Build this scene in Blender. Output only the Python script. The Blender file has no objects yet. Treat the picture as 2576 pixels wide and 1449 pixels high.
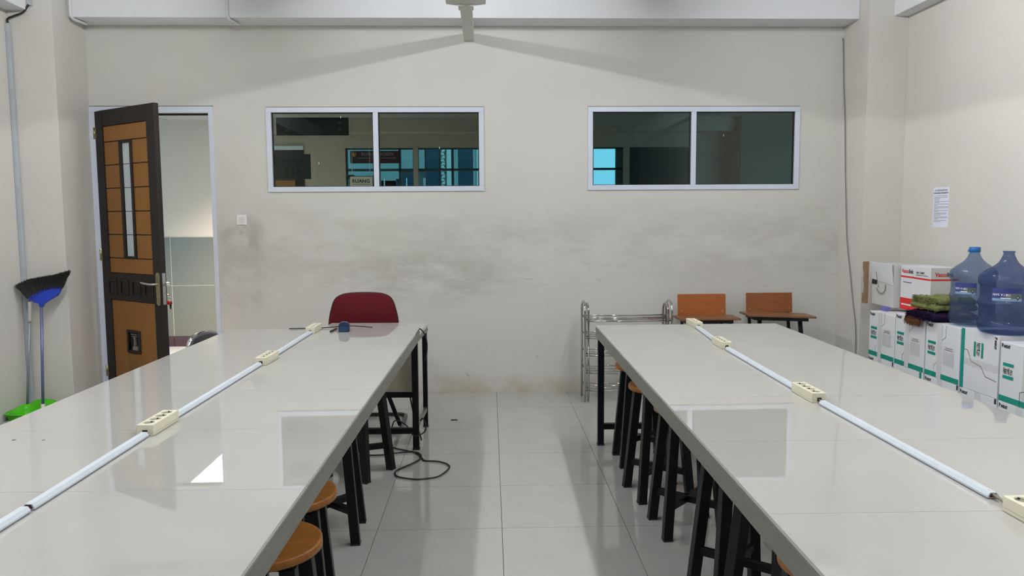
import bpy, bmesh, math, random
from mathutils import Vector, Matrix, noise as mnoise
random.seed(7)
C = bpy.context.scene.collection
scn = bpy.context.scene
PI = math.pi

# ------------------------------------------------------------------ camera
cam_d = bpy.data.cameras.new('camera'); cam = bpy.data.objects.new('camera', cam_d); C.objects.link(cam)
fw = Vector((0.0357006, 0.9952686, -0.0903657)); rt = Vector((0.9993137, -0.0364467, -0.0066194)); up = Vector((0.0098816, 0.0900673, 0.9958867))
cam.matrix_world = Matrix(((rt.x, up.x, -fw.x, 0), (rt.y, up.y, -fw.y, 0), (rt.z, up.z, -fw.z, 1.4976), (0, 0, 0, 1)))
cam_d.sensor_fit = 'HORIZONTAL'; cam_d.sensor_width = 36.0; cam_d.lens = 1969.95 / 2576 * 36
cam_d.clip_start = 0.05; cam_d.clip_end = 200
scn.camera = cam
scn.view_settings.view_transform = 'Standard'; scn.view_settings.look = 'None'
scn.view_settings.gamma = 1.0; scn.view_settings.use_curve_mapping = False
scn.view_settings.exposure = 0.0

# ------------------------------------------------------------------ light levels
LAMP_L = 220.0         # radiance of the bare tubes of the room
CORR_W = 215.0          # recessed corridor panel
LAMP_COL = (0.97, 0.985, 1.0)
SKY_COL = (0.27, 0.74, 1.0); SKY_STR = 2.7
w = bpy.data.worlds.new('sky'); scn.world = w; w.use_nodes = True
bg = w.node_tree.nodes['Background']; bg.inputs[0].default_value = (*SKY_COL, 1); bg.inputs[1].default_value = SKY_STR

# ------------------------------------------------------------------ materials
def srgb(r, g, b):
    f = lambda c: (c/255/12.92) if c/255 <= .04045 else ((c/255+.055)/1.055)**2.4
    return (f(r), f(g), f(b))
MATS = {}
def mat(name, col, rough=.5, metal=0., var=0., scale=20., bump=0., bscale=200., spec=.5, stretch=None, coat=0.):
    if name in MATS: return MATS[name]
    m = bpy.data.materials.new(name); m.use_nodes = True; nt = m.node_tree; b = nt.nodes['Principled BSDF']
    b.inputs['Base Color'].default_value = (*col, 1); b.inputs['Roughness'].default_value = rough
    b.inputs['Metallic'].default_value = metal; b.inputs['Specular IOR Level'].default_value = spec
    if coat: b.inputs['Coat Weight'].default_value = coat; b.inputs['Coat Roughness'].default_value = .05
    tc = nt.nodes.new('ShaderNodeTexCoord'); mp = nt.nodes.new('ShaderNodeMapping'); nt.links.new(tc.outputs['Object'], mp.inputs[0])
    if stretch: mp.inputs['Scale'].default_value = stretch
    if var:
        n = nt.nodes.new('ShaderNodeTexNoise'); n.inputs['Scale'].default_value = scale; n.inputs['Detail'].default_value = 5
        nt.links.new(mp.outputs[0], n.inputs[0])
        r = nt.nodes.new('ShaderNodeMapRange'); r.inputs[1].default_value = .3; r.inputs[2].default_value = .7
        r.inputs[3].default_value = 1 - var; r.inputs[4].default_value = 1 + var * .5; nt.links.new(n.outputs[0], r.inputs[0])
        mx = nt.nodes.new('ShaderNodeVectorMath'); mx.operation = 'SCALE'; mx.inputs[0].default_value = col
        nt.links.new(r.outputs[0], mx.inputs['Scale']); nt.links.new(mx.outputs[0], b.inputs['Base Color'])
    if bump:
        n2 = nt.nodes.new('ShaderNodeTexNoise'); n2.inputs['Scale'].default_value = bscale; n2.inputs['Detail'].default_value = 3
        nt.links.new(mp.outputs[0], n2.inputs[0])
        bp = nt.nodes.new('ShaderNodeBump'); bp.inputs['Strength'].default_value = bump; bp.inputs['Distance'].default_value = .002
        nt.links.new(n2.outputs[0], bp.inputs['Height']); nt.links.new(bp.outputs[0], b.inputs['Normal'])
    MATS[name] = m; return m

def wall_mat(name, col, dirt=0.0):
    """painted plaster; with dirt > 0 the hand smudges, scuffs and grime of the back wall"""
    m = mat(name, col, rough=.62, var=.035, scale=1.3, bump=.12, bscale=90, spec=.3)
    if not dirt: return m
    nt = m.node_tree; b = nt.nodes['Principled BSDF']; L = nt.links.new
    base = b.inputs['Base Color'].links[0].from_socket
    tc = nt.nodes.new('ShaderNodeTexCoord'); sp = nt.nodes.new('ShaderNodeSeparateXYZ'); L(tc.outputs['Object'], sp.inputs[0])
    def mth(op, a, c, clamp=False):
        n = nt.nodes.new('ShaderNodeMath'); n.operation = op; n.use_clamp = clamp
        for i, v in enumerate((a, c)):
            if isinstance(v, (int, float)): n.inputs[i].default_value = v
            elif v is not None: L(v, n.inputs[i])
        return n.outputs[0]
    def rng(v, a0, a1, b0=0., b1=1.):
        n = nt.nodes.new('ShaderNodeMapRange'); n.interpolation_type = 'SMOOTHSTEP'
        for i, q in enumerate((a0, a1, b0, b1)): n.inputs[i+1].default_value = q
        L(v, n.inputs[0]); return n.outputs[0]
    def nz(scale, det, st=(1, 1, 1), rough=.55):
        mp = nt.nodes.new('ShaderNodeMapping'); mp.inputs['Scale'].default_value = st; L(tc.outputs['Object'], mp.inputs[0])
        n = nt.nodes.new('ShaderNodeTexNoise'); n.inputs['Scale'].default_value = scale; n.inputs['Detail'].default_value = det
        n.inputs['Roughness'].default_value = rough; L(mp.outputs[0], n.inputs[0]); return n.outputs[0]
    def blob(cx, cz, rx, rz):
        dx = mth('DIVIDE', mth('SUBTRACT', sp.outputs[0], cx), rx); dz = mth('DIVIDE', mth('SUBTRACT', sp.outputs[2], cz), rz)
        return rng(mth('ADD', mth('MULTIPLY', dx, dx), mth('MULTIPLY', dz, dz)), 1., 0.)
    X, Z = sp.outputs[0], sp.outputs[2]
    cloud = rng(nz(2.2, 11, (1, 1, 2.6), .68), .36, .66)
    def band(a, b_, c, d): return mth('MULTIPLY', rng(Z, a, b_), rng(Z, d, c))
    acc = mth('MULTIPLY', mth('MULTIPLY', band(.85, 1.15, 1.35, 1.75), cloud), .34)             # broad grey smudging at shoulder height
    acc = mth('MAXIMUM', acc, mth('MULTIPLY', mth('MULTIPLY', blob(-.55, 1.0, 1.1, .32), cloud), .62))
    acc = mth('MAXIMUM', acc, mth('MULTIPLY', mth('MULTIPLY', blob(-2.0, 1.33, .26, .26), rng(nz(7, 5), .3, .6)), .85))   # under the switch
    acc = mth('MAXIMUM', acc, mth('MULTIPLY', mth('MULTIPLY', blob(-2.05, 1.1, .4, .55), rng(nz(4, 6), .3, .7)), .6))
    scr = rng(nz(11, 7, (.35, 1, 3.2), .7), .60, .70)
    acc = mth('MAXIMUM', acc, mth('MULTIPLY', mth('MULTIPLY', scr, band(.80, .93, 1.0, 1.1)), .75))  # scratches of chair backs
    scr2 = rng(nz(9, 7, (1, 1, 1.2), .7), .61, .70)
    acc = mth('MAXIMUM', acc, mth('MULTIPLY', mth('MULTIPLY', scr2, rng(Z, .75, .1)), .75))
    fine = rng(nz(42, 4, (.6, 1, 1), .7), .66, .72)
    acc = mth('MAXIMUM', acc, mth('MULTIPLY', mth('MULTIPLY', fine, rng(Z, 1.3, .2)), .6))
    mix = nt.nodes.new('ShaderNodeMix'); mix.data_type = 'RGBA'; L(mth('MULTIPLY', acc, dirt, True), mix.inputs[0])
    L(base, mix.inputs[6]); mix.inputs[7].default_value = (*srgb(122, 118, 104), 1)
    foot = nt.nodes.new('ShaderNodeMix'); foot.data_type = 'RGBA'
    L(mth('MULTIPLY', mth('MULTIPLY', rng(Z, .22, .0), rng(nz(5, 6), .25, .65)), .65, True), foot.inputs[0])
    L(mix.outputs[2], foot.inputs[6]); foot.inputs[7].default_value = (*srgb(168, 148, 122), 1)
    L(foot.outputs[2], b.inputs['Base Color'])
    return m

def glass_mat(name, tint, refl=1.0):
    if name in MATS: return MATS[name]
    m = bpy.data.materials.new(name); m.use_nodes = True; nt = m.node_tree; nt.nodes.clear(); L = nt.links.new
    o = nt.nodes.new('ShaderNodeOutputMaterial'); t = nt.nodes.new('ShaderNodeBsdfTransparent'); t.inputs[0].default_value = (*tint, 1)
    g = nt.nodes.new('ShaderNodeBsdfGlossy'); g.inputs['Roughness'].default_value = .01; g.inputs[0].default_value = (refl, refl, refl, 1)
    f = nt.nodes.new('ShaderNodeFresnel'); f.inputs[0].default_value = 1.45
    mx = nt.nodes.new('ShaderNodeMixShader'); L(f.outputs[0], mx.inputs[0]); L(t.outputs[0], mx.inputs[1]); L(g.outputs[0], mx.inputs[2]); L(mx.outputs[0], o.inputs[0])
    MATS[name] = m; return m
def plastic_mat(name, tint, diff, w=.35):
    if name in MATS: return MATS[name]
    m = bpy.data.materials.new(name); m.use_nodes = True; nt = m.node_tree; nt.nodes.clear(); L = nt.links.new
    o = nt.nodes.new('ShaderNodeOutputMaterial'); t = nt.nodes.new('ShaderNodeBsdfTransparent'); t.inputs[0].default_value = (*tint, 1)
    p = nt.nodes.new('ShaderNodeBsdfPrincipled'); p.inputs['Base Color'].default_value = (*diff, 1); p.inputs['Roughness'].default_value = .12
    n = nt.nodes.new('ShaderNodeTexNoise'); n.inputs['Scale'].default_value = 9; r = nt.nodes.new('ShaderNodeMapRange')
    r.inputs[3].default_value = w - .12; r.inputs[4].default_value = w + .12; L(n.outputs[0], r.inputs[0])
    mx = nt.nodes.new('ShaderNodeMixShader'); L(r.outputs[0], mx.inputs[0]); L(t.outputs[0], mx.inputs[1]); L(p.outputs[0], mx.inputs[2]); L(mx.outputs[0], o.inputs[0])
    MATS[name] = m; return m
def emit_mat(name, col, s):
    m = bpy.data.materials.new(name); m.use_nodes = True; nt = m.node_tree; nt.nodes.clear()
    o = nt.nodes.new('ShaderNodeOutputMaterial'); e = nt.nodes.new('ShaderNodeEmission'); e.inputs[0].default_value = (*col, 1); e.inputs[1].default_value = s
    nt.links.new(e.outputs[0], o.inputs[0]); MATS[name] = m; return m

CREAM = (.62, .597, .555)
m_wall = wall_mat('plaster_cream', CREAM)
m_wallb = wall_mat('plaster_cream_back', (.60, .590, .548), dirt=.62)
m_white = wall_mat('plaster_white', (.74, .755, .785))
m_ceil = mat('ceiling_darkened', (.36, .36, .355), .8)  # darkened below white to hold down bounce light in the room
m_floor = mat('porcelain_floor', (.41, .412, .392), .07, var=.05, scale=6, spec=.45)
m_floor.node_tree.nodes['Principled BSDF'].inputs['IOR'].default_value = 1.6
m_grout = mat('grout_grey', (.16, .155, .14), .8)
m_tab = mat('porcelain_table', (.425, .413, .390), .012, var=.025, scale=4, spec=.75)
m_tab.node_tree.nodes['Principled BSDF'].inputs['IOR'].default_value = 1.85
m_tabgrout = mat('table_grout', (.42, .40, .37), .7)
m_apron = mat('apron_grey', srgb(124, 123, 116), .45, .35, var=.12, scale=12, stretch=(6, .6, 6))
m_black = mat('black_paint', (.0045, .005, .006), .42, var=.3, scale=30, bump=.15, bscale=120, spec=.25)
m_blackp = mat('black_plastic', (.02, .02, .02), .35)
m_rubber = mat('black_rubber', (.012, .012, .012), .6)
m_alu = mat('frame_aluminium_white', srgb(205, 212, 226), .35, .0, var=.03, scale=8)
m_dark = mat('door_dark_wood', (.019, .0145, .0132), .5, var=.25, scale=9, stretch=(14, 14, 1), bump=.12, bscale=60, spec=.28)
m_orange = mat('door_orange_wood', srgb(142, 97, 44), .42, var=.10, scale=7, stretch=(12, 12, 1), spec=.3)
m_frost = mat('frosted_pane', srgb(196, 208, 214), .5, var=.10, scale=8)
m_brass = mat('brushed_brass', srgb(176, 166, 128), .28, .9, var=.25, scale=40)
m_steel = mat('steel', (.62, .62, .62), .3, .9)
m_chrome = mat('chrome', (.56, .55, .56), .10, 1.0)
m_ivory = mat('ivory_plastic', srgb(214, 210, 187), .38, var=.04, scale=20)
m_socket = mat('socket_beige', srgb(122, 115, 98), .45)
m_trunk = mat('trunking_white', srgb(198, 206, 214), .35, var=.06, scale=9)
m_seat = mat('stool_wood', srgb(138, 86, 30), .38, var=.28, scale=9, stretch=(1, 9, 1), spec=.4)
m_ply = mat('plywood_orange', srgb(158, 88, 34), .36, var=.16, scale=6, stretch=(1.2, 6, 6), spec=.5)
m_ply2 = mat('plywood_brown', srgb(138, 80, 42), .36, var=.16, scale=6, stretch=(1.2, 6, 6), spec=.5)
m_plyedge = mat('plywood_board', srgb(126, 82, 52), .4, var=.2, scale=8, stretch=(1, 9, 9))
m_red = mat('maroon_fabric', srgb(82, 11, 21), .8, var=.10, scale=60, bump=.3, bscale=500, spec=.2)
m_piping = mat('dark_piping', (.02, .008, .010), .5)
m_desk = mat('desk_laminate', (.45, .435, .41), .03, var=.02, scale=4, spec=.5)
m_panel = mat('beige_laminate', srgb(166, 160, 142), .5, var=.06, scale=5, stretch=(8, 8, 1))
m_carton = mat('carton_white', srgb(214, 216, 220), .6, var=.03, scale=5)
m_cartong = mat('carton_grey_board', srgb(196, 197, 194), .65, var=.04, scale=6)
m_kraft = mat('kraft_board', srgb(138, 112, 84), .8, var=.12, scale=20)
m_tape = mat('clear_tape', srgb(205, 206, 210), .22)
m_teal = mat('print_teal', srgb(0, 136, 118), .5)
m_ink = mat('print_black', (.012, .012, .014), .6)
m_inkgrey = mat('print_grey', (.16, .16, .18), .6)
m_redp = mat('print_red', srgb(206, 38, 34), .5)
m_whitep = mat('print_white', (.8, .8, .8), .5)
m_violet = mat('print_violet', srgb(104, 104, 178), .5)
m_paper = mat('paper', srgb(222, 224, 240), .7)
m_blue = mat('blue_plastic', srgb(28, 62, 186), .35, var=.1, scale=30)
m_pole = mat('pole_blue_grey', srgb(112, 118, 160), .3, .35)
m_poleg = mat('pole_grey', srgb(150, 154, 166), .35, .3)
m_conduit = mat('conduit_grey', srgb(172, 180, 186), .4, var=.05, scale=10)
m_green = mat('green_plastic', srgb(84, 196, 26), .3)
m_bristle = mat('bristle_black', (.018, .017, .016), .6)
m_navy = mat('navy_plastic', srgb(22, 44, 74), .28)
m_towelg = mat('towel_green', srgb(120, 124, 78), .95, var=.35, scale=40, bump=1., bscale=160, spec=.1)
m_towelp = mat('towel_purple', srgb(36, 22, 50), .95, var=.3, scale=40, bump=1., bscale=160, spec=.1)
m_fringe = mat('fringe_brown', srgb(104, 62, 30), .9, var=.3, scale=60)
m_housing = mat('housing_grey', srgb(196, 196, 188), .45, var=.03, scale=8)
m_water = plastic_mat('bottle_blue', (.62, .70, .82), srgb(96, 110, 142), .28)
m_water2 = plastic_mat('bottle_blue_deep', (.50, .57, .74), srgb(72, 86, 124), .32)
m_capb = mat('cap_blue', srgb(34, 104, 168), .35)
m_glass = glass_mat('window_tint', (.595, .635, .60), .8)
m_glassc = glass_mat('partition_glass', (.80, .92, .96), .9)
m_lamp = emit_mat('lamp_diffuser', LAMP_COL, 6.0)
m_tube = emit_mat('lamp_tube', LAMP_COL, LAMP_L)
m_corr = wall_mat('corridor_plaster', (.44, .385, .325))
m_corrdado = mat('corridor_dado_tile', srgb(92, 86, 74), .25, var=.03, scale=6)
m_corrbase = mat('corridor_base_tile', srgb(58, 22, 18), .25, var=.2, scale=30)
m_corrfloor = mat('corridor_floor_tile', (.36, .35, .33), .1, var=.04, scale=5)
m_fr = mat('partition_frame', srgb(52, 76, 84), .4, .3)
m_grime = mat('grime', (.10, .09, .07), .8)

# ------------------------------------------------------------------ mesh builder
class MB:
    def __init__(s): s.v = []; s.f = []; s.sm = []
    def add(s, vs, fs, smooth=False, M=None):
        o = len(s.v)
        for p in vs:
            p = Vector(p); s.v.append(M @ p if M else p)
        for f in fs: s.f.append([i + o for i in f]); s.sm.append(smooth)
        return s
    def box(s, a, b, M=None):
        x0, y0, z0 = (min(a[i], b[i]) for i in range(3)); x1, y1, z1 = (max(a[i], b[i]) for i in range(3))
        vs = [(x0,y0,z0),(x1,y0,z0),(x1,y1,z0),(x0,y1,z0),(x0,y0,z1),(x1,y0,z1),(x1,y1,z1),(x0,y1,z1)]
        return s.add(vs, [(0,3,2,1),(4,5,6,7),(0,1,5,4),(1,2,6,5),(2,3,7,6),(3,0,4,7)], False, M)
    def prism(s, poly, a, b, axis='z', M=None):
        """poly: 2D points; extruded from a to b along axis"""
        n = len(poly); vs = []
        for t in (a, b):
            for (p, q) in poly:
                vs.append({'z': (p, q, t), 'y': (p, t, q), 'x': (t, p, q)}[axis])
        fs = [list(range(n))[::-1], list(range(n, 2*n))] + [(i, (i+1) % n, n+(i+1) % n, n+i) for i in range(n)]
        ar = sum(poly[i][0]*poly[(i+1) % n][1] - poly[(i+1) % n][0]*poly[i][1] for i in range(n))
        if (ar < 0) != (axis == 'y'): fs = [list(f)[::-1] for f in fs]
        return s.add(vs, fs, False, M)
    def beam(s, p0, p1, w, h=None, roll=0.):
        """square bar between two points"""
        h = h or w; p0 = Vector(p0); p1 = Vector(p1); d = (p1-p0).normalized()
        u = Vector((0, 0, 1)) if abs(d.z) < .9 else Vector((0, 1, 0))
        x = d.cross(u).normalized(); y = x.cross(d).normalized()
        if roll: q = Matrix.Rotation(roll, 3, d); x = q @ x; y = q @ y
        vs = [p + x*sx*w/2 + y*sy*h/2 for p in (p0, p1) for sx, sy in ((-1,-1),(1,-1),(1,1),(-1,1))]
        return s.add(vs, [(0,1,2,3),(7,6,5,4),(0,4,5,1),(1,5,6,2),(2,6,7,3),(3,7,4,0)])
    def tube(s, pts, r, n=10, cap=True, closed=False):
        pts = [Vector(p) for p in pts]; m = len(pts); rs = r if isinstance(r, (list, tuple)) else [r]*m
        prev = None; vs = []
        for i, p in enumerate(pts):
            a = pts[i-1] if (i > 0 or closed) else p; b = pts[(i+1) % m] if (i < m-1 or closed) else p
            d = (b-a).normalized()
            if prev is None:
                u = Vector((0,0,1)) if abs(d.z) < .9 else Vector((1,0,0)); x = d.cross(u).normalized()
            else:
                x = (prev - d*prev.dot(d)).normalized()
            prev = x; y = d.cross(x)
            for k in range(n):
                t = 2*PI*k/n; vs.append(p + (x*math.cos(t) + y*math.sin(t))*rs[i])
        fs = []; mm = m if closed else m-1
        for i in range(mm):
            for k in range(n):
                j = (i+1) % m; fs.append((i*n+k, i*n+(k+1) % n, j*n+(k+1) % n, j*n+k))
        s.add(vs, fs, True)
        if cap and not closed:
            s.add(vs[:n], [list(range(n))[::-1]]); s.add(vs[-n:], [list(range(n))])
        return s
    def cyl(s, p0, p1, r, n=16, r2=None): return s.tube([p0, p1], [r, r2 if r2 is not None else r], n)
    def lathe(s, prof, c=(0,0,0), n=32, a0=0, a1=2*PI, axis='z'):
        full = abs(a1-a0-2*PI) < 1e-6; m = n if full else n+1; vs = []
        for (r, z) in prof:
            for k in range(m):
                t = a0 + (a1-a0)*k/n; p = (r*math.cos(t), r*math.sin(t), z)
                if axis == 'y': p = (p[0], z, p[1])
                if axis == 'x': p = (z, p[0], p[1])
                vs.append((c[0]+p[0], c[1]+p[1], c[2]+p[2]))
        fs = []
        for i in range(len(prof)-1):
            for k in range(n):
                k2 = (k+1) % m if full else k+1
                fs.append((i*m+k, i*m+k2, (i+1)*m+k2, (i+1)*m+k))
        return s.add(vs, fs, True)
    def mesh(s, name, m):
        me = bpy.data.meshes.new(name); me.from_pydata([tuple(v) for v in s.v], [], s.f)
        me.polygons.foreach_set('use_smooth', s.sm)
        bm = bmesh.new(); bm.from_mesh(me); bmesh.ops.remove_doubles(bm, verts=bm.verts, dist=1e-6)
        bmesh.ops.recalc_face_normals(bm, faces=bm.faces); bm.to_mesh(me); bm.free()
        me.materials.append(m); me.update(); return me
    def build(s, name, m, parent=None, bevel=0., seg=2, **kw):
        me = s.mesh(name, m); return link(name, me, parent, bevel, seg, **kw)

def link(name, me, parent=None, bevel=0., seg=2, loc=None, rotz=None, M=None, label=None, kind=None):
    o = bpy.data.objects.new(name, me); C.objects.link(o)
    if parent is not None: o.parent = parent
    if M is not None: o.matrix_basis = M
    if loc is not None: o.location = loc
    if rotz is not None: o.rotation_euler = (0, 0, rotz)
    if bevel:
        b = o.modifiers.new('bevel', 'BEVEL'); b.width = bevel; b.segments = seg; b.limit_method = 'ANGLE'; b.angle_limit = math.radians(40)
        for p in me.polygons: p.use_smooth = True
        try: b.harden_normals = True
        except Exception: pass
    if label: o['label'] = label
    if kind: o['kind'] = kind
    return o
def thing(name, label, cat, loc=(0,0,0), rotz=0, group=None):
    o = bpy.data.objects.new(name, None); C.objects.link(o); o.empty_display_size = .1
    o.location = loc; o.rotation_euler = (0, 0, rotz); o['label'] = label; o['category'] = cat
    if group: o['group'] = group
    return o
def tag(o, label, cat, group=None):
    o['label'] = label; o['category'] = cat
    if group: o['group'] = group
    return o
def setting(name, loc=(0,0,0), rotz=0):
    o = bpy.data.objects.new(name, None); C.objects.link(o); o.location = loc; o.rotation_euler = (0, 0, rotz); o['kind'] = 'structure'; return o
def struct(name, mb, m, **kw):
    o = mb.build(name, m, **kw); o['kind'] = 'structure'; return o
def children(o): return [c for c in bpy.data.objects if c.parent == o]
def copy_tree(o, parent=None):
    kids = children(o); c = o.copy(); C.objects.link(c)
    if parent is not None: c.parent = parent
    for k in kids: copy_tree(k, c)
    return c
def place(o, loc, rotz=None, label=None, group=None):
    o.location = loc
    if rotz is not None: o.rotation_euler = (0, 0, rotz)
    if label: o['label'] = label
    if group: o['group'] = group
    return o
def smooth_pts(pts, k=6, closed=False):
    P = [Vector(p) for p in pts]; n = len(P); out = []
    for i in range(n if closed else n-1):
        p1 = P[i]; p2 = P[(i+1) % n]; p0 = P[i-1] if (i or closed) else p1; p3 = P[(i+2) % n] if (closed or i+2 < n) else p2
        for j in range(k):
            t = j/k; out.append(.5*((2*p1)+(p2-p0)*t+(2*p0-5*p1+4*p2-p3)*t*t+(3*p1-p0-3*p2+p3)*t**3))
    if not closed: out.append(P[-1])
    return out
FACE_MX = Matrix(((0,0,-1),(-1,0,0),(0,1,0))).to_4x4()       # text on a face that looks to -x
FACE_MY = Matrix(((1,0,0),(0,0,-1),(0,1,0))).to_4x4()        # text on a face that looks to -y
def text_mesh(s, width=None, height=None, bold=0., mirror=False, center=False):
    cu = bpy.data.curves.new('lettering', 'FONT'); cu.body = s; cu.size = 1; cu.offset = bold; cu.resolution_u = 2
    o = bpy.data.objects.new('tmp', cu); C.objects.link(o); bpy.context.view_layer.update()
    me = bpy.data.meshes.new_from_object(o.evaluated_get(bpy.context.evaluated_depsgraph_get()))
    bpy.data.objects.remove(o); xs = [v.co.x for v in me.vertices]; ys = [v.co.y for v in me.vertices]
    x0, x1, y0, y1 = min(xs), max(xs), min(ys), max(ys)
    sx = width/(x1-x0) if width else None; sy = height/(y1-y0) if height else None
    sx = sx or sy; sy = sy or sx
    for v in me.vertices:
        x = (v.co.x-x0)*sx; y = (v.co.y-y0)*sy
        if mirror: x = (x1-x0)*sx - x
        if center: x -= (x1-x0)*sx/2; y -= (y1-y0)*sy/2
        v.co = (x, y, 0)
    return me
def text(s, m, parent, M, name='lettering', **kw):
    me = text_mesh(s, **kw); me.materials.clear(); me.materials.append(m)
    return link(name, me, parent, M=M)
def T(x, y, z): return Matrix.Translation((x, y, z))

YW = 6.605; XL = -3.53; XR = 3.34; YP = 6.15; CEIL = 3.38; YB = -3.6
PL = -3.20; PR = 3.03                                       # inner faces of the two pilasters
GR = -0.0081                                                # small turn of the floor tiling against the walls

# ------------------------------------------------------------------ floor
fl = struct('floor', MB().box((XL-.1, YB-.1, -.08), (XR+.1, YW+.16, -.004)), m_grout)
def clip(poly, x0, x1, y0, y1):
    def cut(P, ins, inter):
        out = []
        for i in range(len(P)):
            a = P[i-1]; b = P[i]
            if ins(b):
                if not ins(a): out.append(inter(a, b))
                out.append(b)
            elif ins(a): out.append(inter(a, b))
        return out
    for ax, lim, sg in ((0, x0, 1), (0, x1, -1), (1, y0, 1), (1, y1, -1)):
        if not poly: break
        poly = cut(poly, lambda p: sg*(p[ax]-lim) >= 0, lambda a, b: tuple(a[k]+(b[k]-a[k])*((lim-a[ax])/(b[ax]-a[ax])) for k in (0, 1)))
    return poly
ca, sa = math.cos(GR), math.sin(GR); g = .0014; full_tile = None
for i in range(-7, 7):
    for j in range(-13, 6):
        q = [(i*.6+g, j*.6+g), ((i+1)*.6-g, j*.6+g), ((i+1)*.6-g, (j+1)*.6-g), (i*.6+g, (j+1)*.6-g)]
        wq = [(.0755+a*ca-b*sa, 3.6648+a*sa+b*ca) for a, b in q]
        c = clip(wq, XL, XR, YB, YW)
        if len(c) < 3: continue
        if c == wq or len(c) == 4 and all(abs(c[k][0]-wq[(k+d) % 4][0]) < 1e-9 for d in (0,) for k in range(4)):
            if full_tile is None: full_tile = MB().box((g, g, -.004), (.6-g, .6-g, 0)).mesh('tile', m_floor)
            link('tile', full_tile, fl, loc=(.0755+i*.6*ca-j*.6*sa, 3.6648+i*.6*sa+j*.6*ca, 0), rotz=GR)
        else:
            MB().prism(c, -.004, 0).build('tile', m_floor, fl)

# ------------------------------------------------------------------ walls, ceiling, beams
# back wall with three openings
D0, D1, DZ = -3.156-.05, -2.209, 2.415                       # door opening
W1 = (-1.7764, .0115, 1.7156, 2.4061); W2 = (.8788, 2.673, 1.7174, 2.407)
TH = .11; bw = MB()
def wx(x0, x1, z0, z1): bw.box((x0, YW, z0), (x1, YW+TH, z1))
wx(XL-.1, D0, 0, DZ); wx(D1, W1[0], 0, DZ); wx(W1[0], W1[1], 0, W1[2]); wx(W1[1], W2[0], 0, DZ); wx(W2[0], W2[1], 0, W2[2]); wx(W2[1], XR+.1, 0, DZ)
wx(W1[0], W1[1], W1[3], DZ); wx(W2[0], W2[1], W2[3], DZ); wx(XL-.1, XR+.1, DZ, CEIL)
struct('wall_back', bw, m_wallb)
struct('wall_left', MB().box((XL-.12, YB-.12, -.02), (XL, YW, CEIL)), m_wall)
struct('wall_right', MB().box((XR, YB-.12, -.02), (XR+.12, YW, CEIL)), m_wall)
struct('wall_front', MB().box((XL, YB-.12, -.02), (XR, YB, CEIL)), mat('front_wall_darkened', (.24, .23, .21), .8, var=.2, scale=4))  # unseen plain wall, colour kept dark to cut bounced light
struct('wall_pilaster_left', MB().box((XL, YP-.03, 0), (PL, YW, CEIL)), m_wall, bevel=.002)
struct('wall_pilaster_right', MB().box((PR, YP+.02, 0), (XR, YW, CEIL)), m_wall, bevel=.002)
struct('ceiling', MB().box((XL-.12, YB-.12, CEIL), (XR+.12, YW+TH, CEIL+.1)), m_ceil)
struct('beam_back', MB().box((PL, 6.342, 3.06), (PR, YW, CEIL)), m_white, bevel=.004)
struct('beam_left', MB().box((XL, YB, 3.05), (-3.37, YP-.03, CEIL)), m_white, bevel=.004)
struct('beam_right', MB().box((3.22, YB, 3.04), (XR, YP+.02, CEIL)), m_white, bevel=.004)
# fine hairline of open plaster over the door and window frames
struct('trim_1', MB().box((D0, YW-.002, DZ), (D1+.005, YW, DZ+.006)), m_grime)
struct('trim_2', MB().box((W1[0], YW-.002, W1[3]), (W1[1], YW, W1[3]+.005)), m_grime)
struct('trim_3', MB().box((W2[0], YW-.002, W2[3]), (W2[1], YW, W2[3]+.005)), m_grime)

# ------------------------------------------------------------------ windows
def window(name, W, flip):
    x0, x1, z0, z1 = W; r = setting(name); y0 = YW-.012; y1 = YW+.055; f = .042
    xm = (x0+x1)/2 + (-.005 if flip else .0)
    MB().box((x0, y0, z1-f), (x1, y1, z1)).build('top_rail', m_alu, r, .002)
    MB().box((x0, y0, z0), (x1, y1, z0+f)).build('bottom_rail', m_alu, r, .002)
    MB().box((x0, y0+.001, z0+f), (x0+f, y1, z1-f)).build('side_post', m_alu, r, .002)
    MB().box((x1-f, y0+.001, z0+f), (x1, y1, z1-f)).build('side_post', m_alu, r, .002)
    MB().box((xm-f/2, y0+.001, z0+f), (xm+f/2, y1, z1-f)).build('mullion', m_alu, r, .002)
    for a, b in ((x0+f, xm-f/2), (xm+f/2, x1-f)):
        gb = MB().box((a+.0005, YW+.008, z0+f), (a+.008, YW+.03, z1-f)).box((b-.008, YW+.008, z0+f), (b-.0005, YW+.03, z1-f))
        gb.box((a, YW+.008, z1-f-.007), (b, YW+.03, z1-f)).box((a, YW+.008, z0+f), (b, YW+.03, z0+f+.005))
        gb.build('gasket', m_rubber, r)
        MB().box((a+.004, YW+.016, z0+f+.002), (b-.004, YW+.021, z1-f-.002)).build('glass_pane', m_glass, r)
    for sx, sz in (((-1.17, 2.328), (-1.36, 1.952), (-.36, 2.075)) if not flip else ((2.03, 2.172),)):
        MB().box((sx-.0022, YW+.0150, sz-.008), (sx+.0022, YW+.016, sz+.008)).build('white_speck', m_whitep, r)  # tiny white marks set just in front of the panes
    return r
window('window_1', W1, False); window('window_2', W2, True)

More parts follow.
